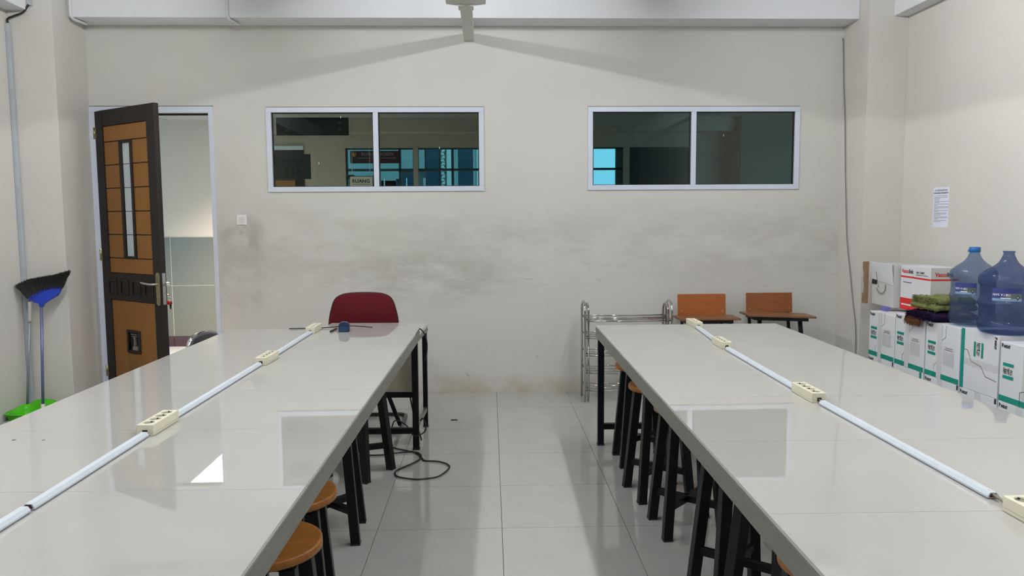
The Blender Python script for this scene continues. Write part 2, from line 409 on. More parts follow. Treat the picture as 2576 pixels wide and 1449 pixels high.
# ------------------------------------------------------------------ door 1: frame and open leaf
d1 = setting('door_1')
MB().box((D0, YW-.010, 0), (-3.156, YW+TH+.01, 2.366)).build('frame_post', m_alu, d1, .002)
MB().box((-2.243, YW-.010, 0), (D1, YW+TH+.01, 2.366)).build('frame_post', m_alu, d1, .002)
MB().box((D0, YW-.011, 2.366), (D1, YW+TH+.01, DZ)).build('frame_head', m_alu, d1, .002)
MB().box((-3.15, YW+.05, 2.352), (-2.245, YW+.09, 2.366)).build('door_stop', m_dark, d1)
MB().box((-2.246, YW+.02, .93), (-2.242, YW+.045, 1.02)).build('strike_plate', m_steel, d1)
leaf = bpy.data.objects.new('door_leaf', None); C.objects.link(leaf); leaf.parent = d1
leaf.location = (-3.156, 6.592, 0); leaf.rotation_euler = (0, 0, math.radians(-36.8))
# leaf local: x along the width, y 0 (room face) .. +.04, z up
DW, DT, DH = .853, .042, 2.373; zb = .008; R = .012
def lf(x0, x1, z0, z1, y0=0., y1=DT): return ((x0, y0, z0), (x1, y1, z1))
fm = MB()
fm.box(*lf(0, .113, zb, DH)).box(*lf(.745, DW, zb, DH)).box(*lf(.113, .745, 2.247, DH)).box(*lf(.113, .745, .845, 1.065)).box(*lf(.113, .745, zb, .13))
fm.build('frame_wood', m_dark, leaf, .003)
MB().box(*lf(.113, .745, .13, 2.247, R, DT-R)).build('core_board', m_dark, leaf)
pg = .004
def pan(x0, x1, z0, z1):
    for ya, yb in ((R-.006, R), (DT-R, DT-R+.006)):
        MB().box((x0+pg, ya, z0+pg), (x1-pg, yb, z1-pg)).build('panel', m_orange, leaf, .0015)
zz = [2.120, 1.935, 1.749, 1.563, 1.377, 1.188]
pan(.113, .745, 2.120, 2.247); pan(.113, .745, 1.065, 1.188)
for k in range(5):
    pan(.113, .345, zz[k+1], zz[k]); pan(.523, .745, zz[k+1], zz[k])
gf = MB()
for ya, yb in ((-.004, R), (DT-R, DT+.004)):
    gf.box((.345, ya, 1.19), (.385, yb, 2.118)).box((.498, ya, 1.19), (.523, yb, 2.118)).box((.385, ya, 2.098), (.498, yb, 2.118)).box((.385, ya, 1.19), (.498, yb, 1.206))
gf.build('glazing_frame', m_dark, leaf, .002)
for k in range(5):
    z1_, z0_ = [(2.098, 1.937), (1.932, 1.751), (1.746, 1.565), (1.560, 1.379), (1.374, 1.206)][k]
    MB().box((.385, R-.005, z0_), (.498, DT-R+.005, z1_)).build('glass_pane', m_frost, leaf)
# low panel with a small carved louvre
def ring(x0, x1, z0, z1, X0, X1, Z0, Z1, ya, yb):
    return MB().box((x0, ya, z0), (X0, yb, z1)).box((X1, ya, z0), (x1, yb, z1)).box((X0, ya, Z1), (X1, yb, z1)).box((X0, ya, z0), (X1, yb, Z0))
for ya, yb in ((R-.006, R), (DT-R, DT-R+.006)):
    ring(.117, .741, .134, .841, .324, .517, .424, .609, ya, yb).build('panel', m_orange, leaf, .001)
ring(.324, .517, .424, .609, .352, .492, .447, .590, -.004, DT+.004).build('carved_frame', m_dark, leaf, .003)
cv = MB()
cv.box((.378, -.002, .573), (.466, R, .580)).box((.392, -.001, .556), (.456, R, .563))
cv.add([(.400, -.002, .450), (.474, -.002, .450), (.462, -.002, .482), (.410, -.002, .482), (.400, R, .450), (.474, R, .450), (.462, R, .482), (.410, R, .482)], [(0,1,2,3),(7,6,5,4),(0,4,5,1),(1,5,6,2),(2,6,7,3),(3,7,4,0)])
for k in range(4): cv.cyl((.432, R, .497+.017*k), (.432, -.001, .497+.017*k), .012-.0015*k, 8)
cv.prism([(.418, .54), (.446, .54), (.432, .556)], -.002, R, 'y')
cv.build('carving', mat('carving_grey', srgb(122, 118, 112), .4), leaf, .001)
for k, xc in enumerate((.150, .326, .499, .680)):
    s_ = MB(); a, b, c, d = xc-.062, xc+.062, .890, 1.014
    s_.box((a, -.006, c), (a+.016, 0, d)).box((b-.016, -.006, c), (b, 0, d)).box((a+.016, -.006, d-.016), (b-.016, 0, d)).box((a+.016, -.006, c), (b-.016, 0, c+.016))
    s_.add([(a+.03, 0, c+.03), (b-.03, 0, c+.03), (b-.03, 0, d-.03), (a+.03, 0, d-.03), (xc, -.008, (c+d)/2)], [(0,1,4),(1,2,4),(2,3,4),(3,0,4),(3,2,1,0)])
    s_.build('carved_square', m_dark, leaf, .002)
# handles, lock, hinges
hp = MB()
for sgn, y0 in ((-1, 0), (1, DT)):
    pts = [(.811 + .026*math.cos(t), .0, 1.064 + .026*math.sin(t)) for t in [PI*k/8 for k in range(9)]] + [(.811 + .026*math.cos(t), 0, .858+.026*math.sin(t)) for t in [PI+PI*k/8 for k in range(9)]]
    hp.prism([(p[0], p[2]) for p in pts], y0+min(0, sgn*.006), y0+max(0, sgn*.006), 'y')
hp.build('handle_plate', m_brass, leaf, .0015)
lv = MB()
for sgn, y0 in ((-1, -.006), (1, DT+.006)):
    lv.tube(smooth_pts([(.811, y0, 1.0), (.811, y0+sgn*.03, 1.0), (.802, y0+sgn*.044, 1.0), (.76, y0+sgn*.048, 1.0), (.70, y0+sgn*.046, 1.004), (.655, y0+sgn*.044, 1.008)], 5), .0085, 10)
lv.build('door_handle', m_steel, leaf)
MB().box((DW-.001, .008, .842), (DW+.002, .034, 1.085)).build('lock_plate', m_steel, leaf)
MB().box((DW, .014, .985), (DW+.008, .028, 1.005)).cyl((DW, .021, .93), (DW+.004, .021, .93), .004, 8).build('latch', m_brass, leaf)
MB().box((.807, DT+.006, .905), (.815, DT+.032, .912)).cyl((.811, DT+.02, .908), (.811, DT+.045, .908), .008, 10).build('key_bow', m_brass, leaf)
for z in (2.20, 1.21, .24):
    MB().cyl((-.008, -.004, z-.045), (-.008, -.004, z+.045), .007, 10).box((-.03, -.003, z-.045), (-.006, .0, z+.045)).box((0, -.002, z-.045), (.014, .0, z+.045)).build('hinge', m_brass, leaf)
# bunch of keys hanging from the corridor side of the door
kx, ky = -3.156+.811*math.cos(math.radians(-36.8))-(DT+.045)*math.sin(math.radians(-36.8)), 6.592+.811*math.sin(math.radians(-36.8))+(DT+.045)*math.cos(math.radians(-36.8))
kr = thing('key_ring', 'small bunch of keys with a red fob hanging in the door lock', 'keys', (kx, ky, .898))
MB().tube([(.012*math.cos(t), 0, .012*math.sin(t)-.018) for t in [2*PI*k/16 for k in range(16)]], .0012, 6, closed=True).build('ring', m_steel, kr)
MB().lathe([(0, -.004), (.016, -.004), (.0175, 0), (.016, .004), (0, .004)], (-.006, 0, -.050), 20, axis='y').build('fob', mat('fob_red', srgb(176, 22, 34), .3), kr)
for dx, a in ((.012, .12), (-.004, -.1), (.004, .02)):
    MB().box((-.003, -.001, -.062), (.003, .001, -.012)).lathe([(0, -.001), (.009, -.001), (.009, .001), (0, .001)], (0, 0, -.012), 12, axis='y').build('key', mat('key_dark', (.06, .055, .05), .4, .5), kr, M=T(dx, .004, -.028-abs(a)*.1) @ Matrix.Rotation(a, 4, 'Y'))

# ------------------------------------------------------------------ wall switch, notice, pipes, cable
sw = thing('light_switch', 'square white double rocker switch on the smudged back wall', 'switch', (-2.003, YW, 1.489))
MB().box((-.042, -.009, -.042), (.042, 0, .042)).build('faceplate', m_ivory if False else mat('switch_white', srgb(226, 226, 222), .35), sw, .004)
for s in (-1, 1):
    MB().box((s*.001 if s > 0 else -.023, -.013, -.024), (.023 if s > 0 else -.001, -.008, .024)).build('rocker', mat('switch_rocker', srgb(212, 214, 214), .3), sw, .0015)
no = thing('notice_sheet', 'printed white notice sheet taped to the right wall', 'notice', (XR, 5.632, 1.547))
MB().box((-.002, -.098, -.145), (0, .098, .145)).build('sheet', m_paper, no)
text('TATA TERTIB DAN PERATURAN', m_ink, no, T(-.0026, .078, .118) @ FACE_MX, width=.156, height=.011, bold=.02)
text('RUANG LABORATORIUM KOMPUTER', m_ink, no, T(-.0026, .090, .098) @ FACE_MX, width=.180, height=.012, bold=.02)
ln = MB(); rr = random.Random(3); z = .082
for para in (1, 2, 1, 2, 2, 3, 2, 3, 3, 2):
    for k in range(para):
        L_ = .16 if k < para-1 or para == 1 and rr.random() < .4 else rr.uniform(.03, .09)
        y = .080
        while y > .080-L_:
            wl = rr.uniform(.008, .02); ln.add([(-.0025, y, z), (-.0025, y-wl, z), (-.0025, y-wl, z+.0032), (-.0025, y, z+.0032)], [(0, 1, 2, 3)]); y -= wl+.003
        z -= .0078
    z -= .0035
ln.build('body_print', m_inkgrey, no)
# white pipes that bend under the white beam
for x0, lab in ((-3.170, 'white conduit pipe bending under the left end of the beam'), (-1.975, 'white conduit pipe crossing the beam above the left window')):
    o = MB().tube(smooth_pts([(x0, 6.33, 3.375), (x0, 6.33, 3.12), (x0+.002, 6.332, 3.07), (x0+.01, 6.36, 3.048), (x0+.022, 6.42, 3.045), (x0+.035, 6.50, 3.045)], 5), .011, 12).build('conduit_pipe', mat('pipe_white', srgb(214, 216, 218), .4))
    tag(o, lab, 'pipe')
def trunk_v(p0, p1, w, d, m, name, lab, cat='conduit'):
    b = MB(); b.beam(p0, p1, w, d); return tag(b.build(name, m, None, .003), lab, cat)
trunk_v((-3.515, 6.10, 0.0), (-3.515, 6.10, 2.955), .028, .03, m_conduit, 'wall_conduit', 'long grey cable conduit rising in the left corner behind the broom')
trunk_v((-3.352, 6.105, 3.085), (-3.352, 6.105, 3.375), .03, .026, m_conduit, 'wall_conduit', 'short grey conduit at the top of the left pilaster')
tag(MB().tube(smooth_pts([(-3.512, 6.10, 2.95), (-3.51, 6.095, 2.985), (-3.46, 6.09, 3.005), (-3.39, 6.085, 3.03), (-3.354, 6.098, 3.09)], 5), .008, 8).build('cable', m_rubber), 'short black cable joining the two grey conduits at top left', 'cable')
trunk_v((-3.50, 4.2, .015), (-3.50, 5.92, .015), .03, .03, m_conduit, 'floor_conduit', 'grey conduit along the foot of the left wall')
pc = [(3.012, 6.592, 2.966), (3.018, 6.587, 2.90), (3.018, 6.56, 2.60), (3.018, 6.518, 2.29), (3.018, 6.484, 1.894), (3.018, 6.463, 1.696), (3.018, 6.414, 1.301), (3.018, 6.34, 1.03), (3.018, 6.272, .784), (3.018, 6.215, .596), (3.018, 6.200, .40), (3.018, 6.205, .02)]
tag(MB().tube(smooth_pts(pc, 6), .0042, 8).build('hanging_cable', mat('cable_grey', srgb(120, 118, 116), .6)), 'thin grey cable hanging down the right pilaster', 'cable')

# ------------------------------------------------------------------ lamps of the room and the centre housing
def lamp(x, y, lab):
    o = thing('ceiling_lamp', lab, 'lamp', (x, y, 3.26), group='tube lamps in two rows above the tables')
    MB().box((-.03, -.61, .03), (.03, .61, .12)).build('lamp_body', m_white, o, .006)
    MB().cyl((0, -.60, .0), (0, .60, .0), .016, 12).build('tube', m_tube, o)
    for y in (-.605, .605): MB().box((-.018, y-.012, -.018), (.018, y+.012, .032)).build('tube_holder', m_white, o)
for x in (-1.72, 1.43):
    for k, y in enumerate((4.60, 2.55, .50)): lamp(x, y, ('far', 'middle', 'near')[k] + ' tube lamp of the row above the ' + ('left' if x < 0 else 'right') + ' table')
ch = thing('ceiling_housing', 'long grey metal housing hung from the ceiling above the aisle', 'housing', (-.105, 3.3, 2.94))
MB().prism([(-.137, .017), (0, -.001), (.137, .017), (.137, .44), (-.137, .44)], -2.3, 2.25, 'y').build('housing_body', m_housing, ch, .003)
MB().box((-.0525, 2.19, -.012), (.0525, 2.30, .016)).build('duct_collar', m_housing, ch, .002)
du = MB().box((-.043, 2.25, 0), (.043, 3.303, .062)); du.build('duct', m_housing, ch, .003)

# ------------------------------------------------------------------ corridor behind the back wall
YC = 9.3; YI = YW+TH
struct('corridor_floor', MB().box((-5.2, YI, -.05), (5.2, YC, 0)), m_corrfloor)
struct('corridor_ceiling', MB().box((-5.2, YI, 2.63), (-2.87, YC, 2.75)).box((-2.27, YI, 2.63), (5.2, YC, 2.75)).box((-2.87, YI, 2.63), (-2.27, 7.22, 2.75)).box((-2.87, 8.42, 2.63), (-2.27, YC, 2.75)).box((-2.87, 7.22, 2.74), (-2.27, 8.42, 2.80)), m_ceil)
struct('corridor_ceiling_joint', MB().box((-5.2, 8.06, 2.6285), (5.2, 8.066, 2.631)).box((-3.62, YI, 2.6285), (-3.614, YC, 2.631)), m_grime)
cwl = MB(); PZ = 2.31
cwl.box((-5.2, YC, 0), (-2.56, YC+.12, 2.63)).box((-2.56, YC, 2.33), (-2.08, YC+.12, 2.63)).box((-2.08, YC, 0), (-1.60, YC+.12, 2.63))
cwl.box((-1.60, YC, PZ), (5.2, YC+.12, 2.63)).box((-.81, YC-.03, 0), (-.755, YC+.12, PZ)).box((1.66, YC, 0), (1.735, YC+.12, PZ)).box((2.45, YC, 0), (5.2, YC+.12, PZ))
struct('wall_corridor', cwl, m_corr)
struct('wall_corridor_column', MB().box((2.93, 8.9, 0), (5.2, YC, 2.63)), wall_mat('corridor_plaster_shaded', (.24, .20, .155)))  # darkened copy of the corridor plaster, dim light put into its colour
struct('wall_corridor_left', MB().box((-5.2, YI, 0), (-5.1, YC, 2.63)), m_corr)
struct('wall_corridor_right', MB().box((5.1, YI, 0), (5.2, YC, 2.63)), m_corr)
struct('beam_corridor', MB().box((-2.9, YC-.25, 2.47), (2.93, YC, 2.63)), m_corr)
# dado of glazed tiles, maroon skirting
dd = setting('baseboard_corridor')
tj = [-5.05, -4.42, -3.655, -3.02, -2.56]
for a, b in zip(tj[:-1], tj[1:]):
    MB().box((a+.003, YC-.012, .125), (b-.003, YC, .72)).build('tile', m_corrdado, dd, .001)
    MB().box((a+.003, YC-.012, .724), (b-.003, YC, 1.285)).build('tile', m_corrdado, dd, .001)
    MB().box((a+.003, YC-.014, .0), (b-.003, YC, .118)).build('skirting_tile', m_corrbase, dd, .001)
MB().box((-5.05, YC-.0115, .125), (-2.56, YC-.001, 1.285)).build('dado_bed', mat('dado_joint', srgb(150, 145, 132), .7), dd)
# recessed lamp in the corridor ceiling
cl = thing('corridor_lamp', 'recessed panel lamp in the corridor ceiling seen mirrored in the left table', 'lamp', (-2.57, 7.82, 2.66))
MB().box((-.295, -.595, .02), (.295, .595, .035)).build('diffuser', m_lamp, cl)
fr_ = MB().box((-.300, -.600, -.032), (-.292, .600, .02)).box((.292, -.600, -.032), (.300, .600, .02)).box((-.300, -.600, -.032), (.300, -.592, .02)).box((-.300, .592, -.032), (.300, .600, .02)); fr_.build('lamp_frame', m_white, cl)
ld = bpy.data.lights.new('panel_light', 'AREA'); ld.shape = 'RECTANGLE'; ld.size = .58; ld.size_y = 1.16; ld.energy = CORR_W; ld.color = (1, .93, .86); ld.spread = math.radians(105)
lo = bpy.data.objects.new('panel_light', ld); C.objects.link(lo); lo.parent = cl; lo.location = (0, 0, .012)
# opposite door, of the same make
d2 = setting('door_2')
MB().box((-2.56, YC-.02, 0), (-2.50, YC+.1, 2.29)).build('frame_post', m_alu, d2); MB().box((-2.10, YC-.02, 0), (-2.08, YC+.1, 2.29)).build('frame_post', m_dark, d2)
MB().box((-2.56, YC-.03, 2.29), (-2.08, YC+.1, 2.335)).build('frame_head', m_alu, d2)
MB().box((-2.50, YC+.01, 0), (-2.10, YC+.05, 2.29)).build('door_leaf', m_dark, d2)
for k in range(6): MB().box((-2.49, YC-.002, 1.95-.19*k), (-2.19, YC+.01, 2.13-.19*k)).build('panel', m_orange, d2, .002)
# glazed partition
wp = setting('window_3')
def fbar(x0, x1, z0, z1, n='mullion', y0=YC+.02): MB().box((x0, y0, z0), (x1, y0+.06, z1)).build(n, m_fr, wp)
fbar(-1.60, 1.66, 2.045, 2.07, 'transom'); fbar(-1.60, 1.66, PZ-.015, PZ, 'transom'); fbar(1.735, 2.45, PZ-.02, PZ, 'transom')
for a, b in ((-1.60, -1.585), (-.985, -.962), (-.37, -.342), (.28, .31), (.90, .93), (1.58, 1.66)): fbar(a, b, 0, PZ)
for a, b in ((-1.585, -.985), (-.962, -.81), (-.755, -.37), (-.342, .28), (.31, .90), (.93, 1.58)):
    MB().box((a, YC+.045, .02), (b, YC+.05, 2.045)).build('glass_pane', m_glassc, wp); MB().box((a, YC+.045, 2.07), (b, YC+.05, PZ-.015)).build('glass_pane', m_glassc, wp)
MB().box((1.735, YC+.03, 0), (2.45, YC+.05, PZ-.02)).build('dark_pane', mat('dark_film', srgb(40, 60, 66), .3), wp)
# banner on the partition, and the hanging room signs
bn = thing('room_banner', 'dark wide banner lettered RUANG DOSEN on the corridor glazing', 'banner', (-1.26, YC+.012, 2.205))
MB().box((-.285, -.004, -.072), (.285, .002, .072)).build('board', mat('banner_dark', srgb(46, 20, 34), .5), bn)
text('RUANG DOSEN', mat('banner_grey', srgb(150, 150, 150), .5), bn, T(-.155, -.006, .015) @ FACE_MY, width=.37, height=.040)
MB().lathe([(0, -.001), (.030, -.001), (.030, .0)], (-.24, -.005, .035), 24, axis='y').build('emblem', mat('emblem_ochre', srgb(150, 118, 62), .5), bn)
b_ = MB()
for k in range(26): b_.box((-.21+.0175*k, -.006, -.015), (-.21+.0175*k+rr.uniform(.008, .015), -.005, -.006))
b_.build('small_print', m_inkgrey if False else mat('banner_grey2', srgb(140, 140, 144), .5), bn)
b_ = MB()
for k in range(14): b_.box((-.10+.0175*k, -.006, -.052), (-.10+.0175*k+rr.uniform(.008, .015), -.005, -.043))
b_.build('red_print', mat('banner_red', srgb(150, 30, 40), .5), bn)
s4 = thing('room_sign', 'white framed sign reading RUANG 604 across the corridor', 'sign', (-1.378, 9.0, 1.835))
MB().box((-.134, 0, -.135), (.134, .01, .135)).build('board', mat('sign_white', srgb(214, 214, 200), .5), s4)
ring(-.134, .134, -.135, .135, -.128, .128, -.129, .129, -.003, .0).build('frame', m_ink, s4)
text('RUANG', m_ink, s4, T(-.100, -.002, .058) @ FACE_MY, width=.195, height=.042, bold=.02)
MB().box((-.097, -.002, .040), (.097, -.001, .044)).build('rule', m_ink, s4)
text('604', m_ink, s4, T(-.075, -.002, -.075) @ FACE_MY, width=.15, height=.085, bold=.02)
MB().cyl((-.1, .005, .135), (-.1, .005, .79), .003, 6).cyl((.1, .005, .135), (.1, .005, .79), .003, 6).build('hanger', m_steel, s4)
s6 = thing('room_sign', 'dark back of the square room sign seen mirrored through the left window', 'sign', (-1.595, 6.70, 1.93))
MB().box((-.145, 0, -.104), (.15, .006, .104)).build('board', mat('sign_back', srgb(84, 96, 92), .6), s6)
msb = mat('sign_ghost', srgb(50, 58, 58), .6)
text('RUANG', msb, s6, T(-.095, -.001, .025) @ FACE_MY, width=.19, height=.046, bold=.02, mirror=True)
MB().box((-.09, -.001, .008), (.09, -.0005, .011)).build('rule', msb, s6)
text('612', msb, s6, T(-.068, -.001, -.075) @ FACE_MY, width=.135, height=.066, bold=.02, mirror=True)
s7 = thing('sign_board', 'wide dark board fixed high behind the left window glass', 'sign', (-1.42, 6.70, 2.262))
MB().box((-.30, 0, -.074), (.30, .008, .074)).build('board', mat('sign_back2', srgb(40, 52, 56), .5), s7)
for x, z in ((-.21, .028), (-.21, -.032), (.225, .03), (.225, -.025)): MB().lathe([(0, -.001), (.014, -.001), (.016, 0)], (x, -.001, z), 12, axis='y').build('tape_spot', mat('tape_spot', srgb(78, 92, 96), .5), s7)
# building across the light well
fb = thing('facade_building', 'pale blue building front across the light well', 'building', (0, 12.4, 0))
m_f1 = mat('facade_pale', (.42, .40, .36), .7, var=.1, scale=2); m_f2 = mat('facade_dark_glass', (.020, .055, .085), .3); m_f3 = mat('facade_bright', (.88, .76, .66), .7); m_f4 = mat('facade_mid', (.20, .20, .19), .7)
k_ = 12.4/9.3
def fac(x0, x1, z0, z1, m, n, y=0.):
    zf = lambda z: 1.4976 + (z-1.4976)*k_
    MB().box((x0*k_, y, zf(z0)), (x1*k_, .3, zf(z1))).build(n, m, fb)
fac(-3.4, 1.22, -2.0, 6.0, m_f4, 'wall', .1); fac(1.60, 4.2, -2.0, 6.0, m_f4, 'wall', .1)  # walls enlarged out of view, right block added, to hold back sky light
for a, b, z0, z1, m, n in ((-1.6, -.98, 1.95, 2.6, m_f1, 'wall_panel'), (-1.6, -1.5, 1.1, 2.0, m_f4, 'wall_panel'), (-1.32, -1.02, 1.5, 1.95, m_f1, 'wall_panel'), (-.955, -.82, 2.06, 2.6, m_f1, 'wall_panel'),
                     (-.75, -.68, 2.05, 2.6, m_f1, 'wall_panel'), (-.665, -.51, 1.0, 2.6, m_f2, 'window'), (-.425, -.37, 1.0, 2.6, m_f3, 'pillar'), (-.34, -.29, 1.0, 2.6, m_f1, 'pillar'), (-.285, -.12, 1.0, 2.6, m_f2, 'window'),
                     (-.115, -.08, 1.0, 2.6, m_f1, 'pillar'), (-.075, .05, 1.0, 2.6, m_f3, 'pillar'), (-1.31, -1.0, 1.0, 1.93, m_f2, 'window'), (-.94, -.82, 1.0, 2.0, m_f2, 'window')):
    fac(a, b, z0, z1, m, n, 0.)
for x in (-1.235, -1.205, -1.16, -.90): fac(x, x+.012, 1.6, 1.96, m_f3, 'rail', -.02)
fac(-.70, -.67, 1.55, 1.96, m_f1, 'rail', -.02)
lat = MB()
for i in range(40):
    z = .9+i*.05; s = 1 if i % 2 else -1
    lat.beam(((-.465+s*.028)*k_, -.02, z), ((-.465-s*.028)*k_, -.02, z+.06), .016, .02)
    lat.beam(((-.465-s*.020)*k_, -.025, z+.02), ((-.465+s*.010)*k_, -.025, z+.05), .012, .02)
lat.build('lattice', m_f3, fb)
fac(-.50, -.43, 1.0, 2.6, m_f4, 'pillar', .03)

# ------------------------------------------------------------------ the two long tiled tables
def table(x0, yf, rot, label, W=1.2, SP=.6, first=.6):
    """x0, yf: far left corner of the top; the table runs towards the camera"""
    t = thing('work_table', label, 'table', (x0, yf, 0), rot)
    Lg, H = 4.2, .79
    for a_, b_ in ((0, SP), (SP, W)):
        tm = MB().box((.0006, -.6+.0006, H-.010), (b_-a_-.0006, -.0006, H)).mesh('tile', m_tab); y = 0.
        if first < .6: MB().box((a_+.0006, -first+.0006, H-.010), (b_-.0006, -.0006, H)).build('tile', m_tab, t); y = first
        while y+.6 < Lg+1e-6: link('tile', tm, t, loc=(a_, -y, random.uniform(-.0002, .0))); y += .6
        if Lg-y > .01: MB().box((a_+.0006, -Lg+.0006, H-.010), (b_-.0006, -y-.0006, H)).build('tile', m_tab, t)
    MB().box((.004, -Lg+.004, H-.022), (W-.004, -.004, H-.0095)).build('top_board', m_tabgrout, t)
    for a, b in (((.001, -Lg+.001), (.036, -.001)), ((W-.036, -Lg+.001), (W-.001, -.001)), ((.036, -.036), (W-.036, -.001)), ((.036, -Lg+.001), (W-.036, -Lg+.036))):
        MB().box((*a, H-.076), (*b, H-.014)).build('side_rail', m_apron, t, .002)
    s = .040
    for x in (.012, W-.012-s):
        for y in (-.012-s, -Lg+.012):
            l = MB().box((x, y, .004), (x+s, y+s, H-.076)).build('leg', m_black, t, .002)
            MB().box((x-.003, y-.003, 0), (x+s+.003, y+s+.003, .010)).build('foot_cap', m_rubber, l)
    for y in (-.012-s, -Lg+.012): MB().box((.047, y+.002, .106), (W-.047, y+s-.002, .143)).build('stretcher', m_black, t, .002)
    return t
table(-1.633, 5.045, -0.0208, 'long pale tiled work table on the left of the aisle', 1.217, .574)
table(.7254, 5.053, -0.0170, 'long pale tiled work table on the right of the aisle', 1.186, .604, .27)
tag(MB().lathe([(0, .0), (.006, .0), (.006, .0006), (0, .0006)], (-1.523, 2.534, .79), 12).build('table_mark', m_grime), 'small dark speck at the left edge of the left table', 'mark')
tag(MB().lathe([(0, .0), (.005, .0), (.005, .0006), (0, .0006)], (-1.426, 2.528, .79), 12).build('table_mark', m_grime), 'smaller dark speck to the right of the first on the left table', 'mark')

# ------------------------------------------------------------------ power strips and trunking
SW_, SL_, SH_ = .055, .20, .038
def strip_proto():
    t = thing('power_strip', 'x', 'power strip', (0, 0, 0), 0, 'ivory four way power strips along the tables')
    b = MB(); n = 24; hw = SW_/2; r = .0195; ys = [-.0675+.045*k for k in range(4)]
    def ringv(y): return [(r*math.cos(2*PI*k/n), y+r*math.sin(2*PI*k/n), SH_) for k in range(n)]
    for y in ys:
        cin = ringv(y); cout = []
        for k in range(n):
            c, s = math.cos(2*PI*k/n), math.sin(2*PI*k/n); q = min((hw-.003)/abs(c) if abs(c) > 1e-6 else 9, .0225/abs(s) if abs(s) > 1e-6 else 9); cout.append((c*q, y+s*q, SH_))
        b.add(cin+cout, [(k, n+k, n+(k+1) % n, (k+1) % n) for k in range(n)])
        # corners of the cell
        for sx in (-1, 1):
            for sy in (-1, 1):
                cx, cy = sx*(hw-.003), y+sy*.0225
                near = sorted(cout, key=lambda p: (p[0]-cx)**2+(p[1]-cy)**2)[:2]; b.add([(cx, cy, SH_), near[0], near[1]], [(0, 1, 2)])
        b.add(cin+[(p[0], p[1], SH_-.005) for p in cin], [(k, (k+1) % n, n+(k+1) % n, n+k) for k in range(n)], True)
    for s in (-1, 1): b.add([(-hw+.003, s*.09, SH_), (hw-.003, s*.09, SH_), (hw-.003, s*.097, SH_), (-hw+.003, s*.097, SH_)], [(0, 1, 2, 3)])
    def rect(x, y, z): return [(-x, -y, z), (x, -y, z), (x, y, z), (-x, y, z)]
    R_ = [rect(hw-.003, .097, SH_), rect(hw-.0008, .0992, SH_-.001), rect(hw, .1, SH_-.003), rect(hw, .1, .0102)]
    for a, c in zip(R_[:-1], R_[1:]): b.add(a+c, [(i, (i+1) % 4, 4+(i+1) % 4, 4+i) for i in range(4)])
    b.build('casing', m_ivory, t)
    MB().box((-hw+.0012, -.0988, .0), (hw-.0012, .0988, .0104)).box((-hw+.0001, -.0999, .0012), (hw-.0001, .0999, .0092)).build('base_shell', m_ivory, t)
    sm = MB().lathe([(0, 0), (.0195, 0)], (0, 0, 0), 24).mesh('socket', m_socket)
    hm = MB().lathe([(0, 0), (.0028, 0)], (-.0095, 0, .0004), 10).lathe([(0, 0), (.0028, 0)], (.0095, 0, .0004), 10).box((-.002, .0155, 0), (.002, .0195, .0035)).box((-.002, -.0195, 0), (.002, -.0155, .0035)).mesh('contact', m_ink)
    for y in ys:
        s = link('socket', sm, t, loc=(0, y, SH_-.005)); link('contact', hm, s)
    MB().box((-.008, -.1012, .006), (.008, -.0995, .020)).build('cable_slot', m_ink, t)
    return t
sp0 = strip_proto(); first = True
LZ = .7902
for (x, y, rz, lab) in ((-1.072, 4.925, -.02, 'ivory power strip at the far end of the left table'), (-1.080, 3.885, -.04, 'ivory power strip second from the far end of the left table'),
                   (-1.112, 2.655, -.03, 'ivory power strip nearest the camera on the left table'), (1.352, 5.0-.04, .0, 'ivory power strip at the far end of the right table'),
                   (1.290, 4.175, -.02, 'ivory power strip second from the far end of the right table'), (1.262, 2.965, -.0, 'large looking ivory power strip midway along the right table'),
                   (1.262, 1.675, .0, 'ivory power strip cut by the right picture edge')):
    o = sp0 if first else copy_tree(sp0); first = False
    place(o, (x, y, LZ), rz, lab)
def trunking(x0, y0, x1, y1, lab):
    d = Vector((x1-x0, y1-y0)); L_ = d.length; rz = math.atan2(-d.x, d.y)
    t = thing('cable_trunking', lab, 'trunking', (x0, y0, LZ), rz, 'white cable trunking along the tables')
    MB().prism([(-.0145, .003), (.0145, .003), (.0145, .008), (.0085, .0165), (-.0085, .0165), (-.0145, .008)], 0, L_, 'y').build('cover', m_trunk, t)
    MB().box((-.013, .001, 0), (.013, L_-.001, .0029)).build('base_strip', m_inkgrey, t)
    MB().add([(-.010, -.0004, .0045), (.010, -.0004, .0045), (.010, -.0004, .008), (.007, -.0004, .0145), (-.007, -.0004, .0145), (-.010, -.0004, .008)], [(0,1,2,3,4,5)]).build('open_end', mat('trunk_inside', (.06, .02, .02), .8), t)
    return t
trunking(-1.086, 4.025-.03, -1.074, 4.822, 'short white trunking between the two far strips of the left table')
trunking(-1.110, 2.762, -1.090, 3.775, 'white trunking between the middle and near strips of the left table')
trunking(-1.118, 1.90, -1.113, 2.545, 'white trunking below the near strip of the left table')
trunking(-1.128, 1.05, -1.119, 1.885, 'white trunking entering at the lower left corner of the picture')
trunking(1.298, 4.285, 1.345, 4.855, 'short white trunking between the two far strips of the right table')
trunking(1.262, 3.075, 1.284, 4.045, 'white trunking between the second and third strips of the right table')
trunking(1.262, 1.85, 1.262, 2.835, 'long white trunking running to the right picture edge')
for x, y0, y1, l in ((1.262, 2.862, 2.82, 'beige cable tail below the middle strip of the right table'), (1.262, 1.86, 1.772, 'beige cable tail above the nearest strip of the right table'), (1.287, 4.078, 4.03, 'beige cable tail below the second strip of the right table')):
    tag(MB().tube([(x, y0+.01, LZ+.013), (x, (y0+y1)/2, LZ+.008), (x, y1-.01, LZ+.008)], .0042, 8).build('cable', m_socket), l, 'cable')

